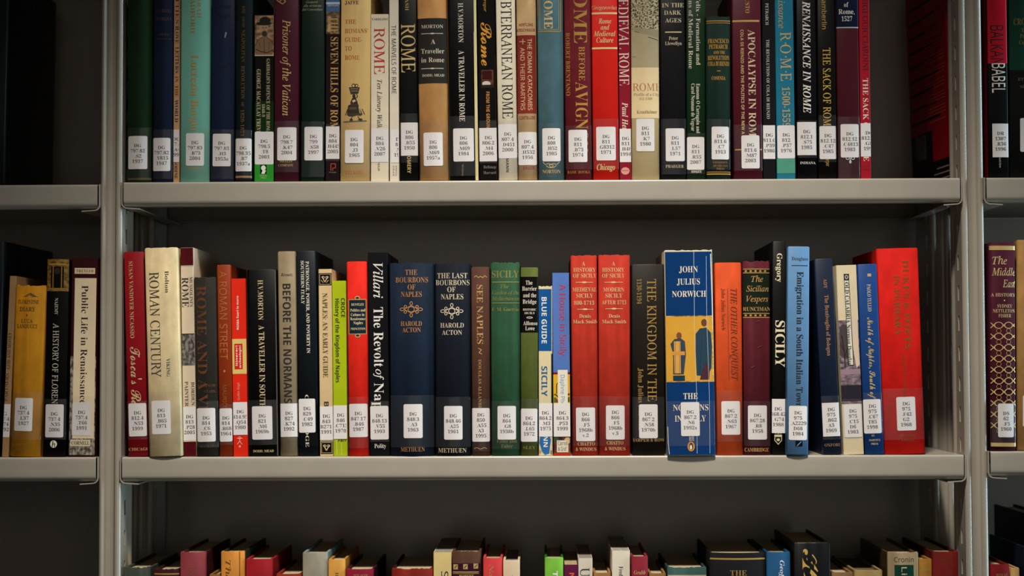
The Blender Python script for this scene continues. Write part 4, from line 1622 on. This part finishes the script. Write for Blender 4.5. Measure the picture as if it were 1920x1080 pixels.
SIDES = '''
@ T -40 16 -60 -50 8 1c241f j d=190 bc=0c0d0c y=4
= large black-green book at the far left edge on the upper left shelf
@ M -40 9 452 -52 -6 10161c j d=190 bc=0a0b0c y=-4
= glossy black tall book at the far left edge on the lower left shelf
@ M 18.5 31 518 2.5 16.5 b0906a p d=150 y=5 pg=6a5238
= thin tan book leaning beside the mustard one, label .F74 1992
w S 5a4834 17 623 692 6.5 GOD AND MONEY
w S 5a4834 12 700 752 6.5 PARTNERS
L -7 757.5 20 819.5 DG|737.4|.F74|1992
@ M 30 87 537 16.5 78 c08a26 h d=150 wear=1.0
= mustard cloth book with worn head and brown lettering, label .L37 1927
h B 6e4c14 45 73 553 7 A
h B 6e4c14 35 74 566 7 FLORENTINE
h B 6e4c14 38 68 579.5 8 DIARY
e 52 591 1.5 2 6e4c14
h B 6e4c14 41 63 601.5 7 LUCA
h B 6e4c14 33 71 611.5 7 LANDUCCI
h B 8a6420 24 61 834 5 E.P.DUTTON
h B 8a6420 33 50 842 4 & CO.
L 28.5 746 62.5 808 DG|737.4|.L37|1927
t 735 824
@ M 88.5 130 486 81 124 0f0f0f j d=150
= black book with gilded window picture at top, label .N35 2006
P 87 486 131 546 7a5c24 scene spine_picture
p 96 500 120 540 15110a
p 99 500 101 544 a07c38
p 115 500 117 544 a07c38
p 92 494 124 497 b8924a
p 91 540 122 543 a07c38
e 108 508 6 6 2a2210
v S d2cab8 106.5 559 590 6 NAJEMY
v R d2cab8 104 606 775 10.5 A HISTORY OF FLORENCE
e 101 832.5 6.6 7 ece6d8
s 121212 1.6 100 827 98.5 838
s 121212 1.4 99 833 103.5 831.5 103 838
L 85.5 758 119.5 820 DG|737.4|.N35|2006
t 748 824
@ M 136.5 182 484 126.5 179 471a20 p d=150
= maroon paperback with a cream title strip and street photograph, label .T66 1991
P 130 668 184 853 8a8074 crowd street_picture
P 138 521.5 178.5 822 f0ddba jacket title_panel
P 140 502.5 178.5 513.5 e8d4b0 jacket title_panel
h S 3a2a24 143 176 508 5 TREXLER
v S 2a2420 157.5 535 790 12.5 Public Life in Renaissance Flo
P 132 824.5 169.5 836.5 e0d0b0 jacket title_panel
h B 2a2420 134 167.5 830.5 6.5 CORNELL
L 135.5 755 170.5 817 DG|737.4|.T66|1991
t 742 820
@ T 1849 1888 -30 1856 1891 151517 j d=150 bc=8c1428 y=6 dz=0
= pink and black book with condensed capitals on the upper right shelf
P 1847 -28 1890 119 c41c38 jacket title_panel
v N 14100f 1869 48 121 25 BALKAN
v N ece4da 1872 119 174 25 BABEL
v S b8b0a8 1875 290 315 4.6 Westview
L 1860.5 232 1891 295 DR|1307|.R36|1996
@ T 1890 1952 -30 1893.5 1952 201f20 j d=150 y=8
= green topped black book at the far right edge of the upper right shelf
P 1888 -28 1954 132 215446 jacket title_panel
h S *8f7c3c 1900 1946 41 12 CROATIA
h S *8f7c3c 1914 1930 57 7 The
h S *8f7c3c 1912 1936 68 8 Politics
h S *8f7c3c 1910 1938 80 8 Conflict
h S *7a6838 1908 1940 149 5.5 ETHNIC
h S *7a6838 1912 1934 163 5.5 SPLIT
L 1912 222 1948 285 DR|1602|.C75|1998
@ M 1853 1905 455 1857 1903.5 571f34 h d=150 dz=3.5 wear=.6
= maroon book with gold lattice pattern and italic title, label .F5 1960
p 1852 461 1906 469 d9b978 foil
h I *e6cc92 1860 1887 489 13.5 The
h I *e6cc92 1859 1904 510 13.5 Middle
h I *e6cc92 1879 1903 532 13.5 East
h S *e0c48a 1857.5 1903.5 553 6.5 A HISTORY
e 1882 563.5 1.3 1.3 e0c48a
h S *e0c48a 1869 1897 574 6.5 SYDNEY
h S *e0c48a 1861 1902 583 6.5 NETTLETON
h S *e0c48a 1871 1895 592 6.5 FISHER
!lattice
p 1857 830 1904 837 d9b978 foil
L 1869.5 756.5 1899.5 819.5 DS|62|.F5|1960
t 752 836
@ M 1907 1952 451 1907 1950 b8925e h d=155 y=8 dz=3.5
= plain tan cloth book at the far right edge of the lower right shelf
L 1917 741 1950 800 DS|62|.F58|1979
@ L 1856 1893 1058 0 0 7a1418 h d=140 y=4 dz=0
= small red cloth book at the lower right beyond the upright
h S *a8784a 1867 1890 1078 6 ROYAL
@ L 1895 1912 1065 0 0 c0a070 h d=140 y=6
= narrow tan book at the far lower right edge
@ L 1921 1946 1026 0 0 16233a h d=150 y=4
= dark navy book mostly cut off at the lower right edge
@ L 1948 1992 971 0 0 101214 h d=190 y=4
= tall black book whose side shows at the lower right edge
'''


def expand(items):
    """writes out the scroll ornaments and the lattice as single strokes"""
    out = []
    for it in items:
        k = it.split()
        if k[0] == '!orn':
            x, y, c = float(k[1]), float(k[2]), k[3]
            for dx, dy, rx, ry in ((-17, 0, 4.4, 3.2), (17, 0, 4.4, 3.2), (0, -11, 3, 4), (0, 11, 3, 4), (-11, -5, 3, 3),
                                   (11, -5, 3, 3), (-11, 5, 3, 3), (11, 5, 3, 3), (0, 0, 6.5, 5.5)):
                out.append(f'e {x + dx} {y + dy} {rx} {ry} {c} 1.2')
            for sx in (-1, 1):
                out.append(f's {c} 1.2 {x + sx * 13} {y} {x + sx * 6} {y - 4} {x} {y - 7}')
                out.append(f's {c} 1.2 {x + sx * 13} {y} {x + sx * 6} {y + 4} {x} {y + 7}')
        elif k[0] == '!lattice':
            for j in range(10):
                y = 612 + 20.8 * j
                for i in range(2):
                    x = 1871.5 + 18.5 * i
                    out.append(f'e {x} {y - 2} 8 6.4 d2b06c 1.3')
                    out.append(f'e {x} {y + 8.4} 4.6 4.4 b08c54 .9')
                for i in range(3):
                    x = 1862 + 18.6 * i
                    out.append(f's e0c07a 1.6 {x - 5} {y - 7} {x + 5} {y + 3}')
                    out.append(f's e0c07a 1.6 {x + 5} {y - 7} {x - 5} {y + 3}')
        else:
            out.append(it)
    return out


ALL = []
for txt, grp in ((TOP, 'books in the upper row of the middle bay'), (MID, 'books in the middle row of the middle bay'),
                 (LOW, 'books in the lowest row of the middle bay'), (SIDES, 'books in the side bays')):
    for head, label, items in read_books(txt):
        ALL.append((Book(head, expand(items)), label, grp))
# neighbours that would press into each other give way by the fraction of a millimetre they share
for rw in 'TML':
    R = sorted((b for b, _, _ in ALL if b.row == rw), key=lambda b: b.base.x)
    for p, q in zip(R, R[1:]):
        hh = min(p.H, q.H)
        gap = min((q.base.x + math.tan(q.lean) * z - q.w / 2) - (p.base.x + math.tan(p.lean) * z + p.w / 2) for z in (0, hh))
        if gap < .0002:
            p.w -= .0002 - gap
            q.w -= .0002 - gap
need = set()
for b, _, _ in ALL:
    for it in b.items:
        k = it.split()
        if k[0] in 'vwh':
            need |= {(k[1], c) for c in ' '.join(k[7:])}
        elif k[0] == 'L':
            need |= {('S', c) for c in k[5] if c != '|'}
make_glyphs(sorted(need))
for b, label, grp in ALL:
    b.build(label, grp)

# red and black booklet standing on edge against the right-hand upright
root = empty('booklet', (.4515, .0545, .0002), 'thin red and black booklet leaning in the shade against the right upright', 'booklet', None, -.03)
root.rotation_euler.z = .098
m = MB()
RB, BK = mat('9c1526', 'jacket'), mat('121112', 'jacket')
m.box(-.0035, .0035, 0, .140, 0, .232, RB)
m.build('cover', root)
m = MB()
m.box(-.00362, -.0035, .0004, .1396, .0004, .030, BK)
m.box(-.00362, -.0035, .062, .1396, .030, .066, BK)
for i in range(9):
    z = .078 + i * .0165
    m.box(-.00362, -.0035, .03 + .01 * (i % 3), .134, z, z + .0028, BK)
m.build('back_print', root)
m = MB()
tx = mat('b0503c', 'ink')
for i in range(40):
    z = .074 + i * .0037
    if i % 4 != 1:
        m.box(-.00366, -.0035, .012, .07 + .02 * ((i * 7) % 5) / 5, z, z + .0010, tx)
m.build('text_block', root)
m = MB()
gx = mat('8a8480', 'ink')
for i in range(3):
    m.box(-.0037, -.0035, .008, .07 - .01 * i, .008 + i * .006, .0095 + i * .006, gx)
m.build('caption_lines', root)
m = MB()
m.box(-.0037, -.0035, .085, .122, .036, .064, mat('4a4038', 'scene'))
m.build('portrait_picture', root)
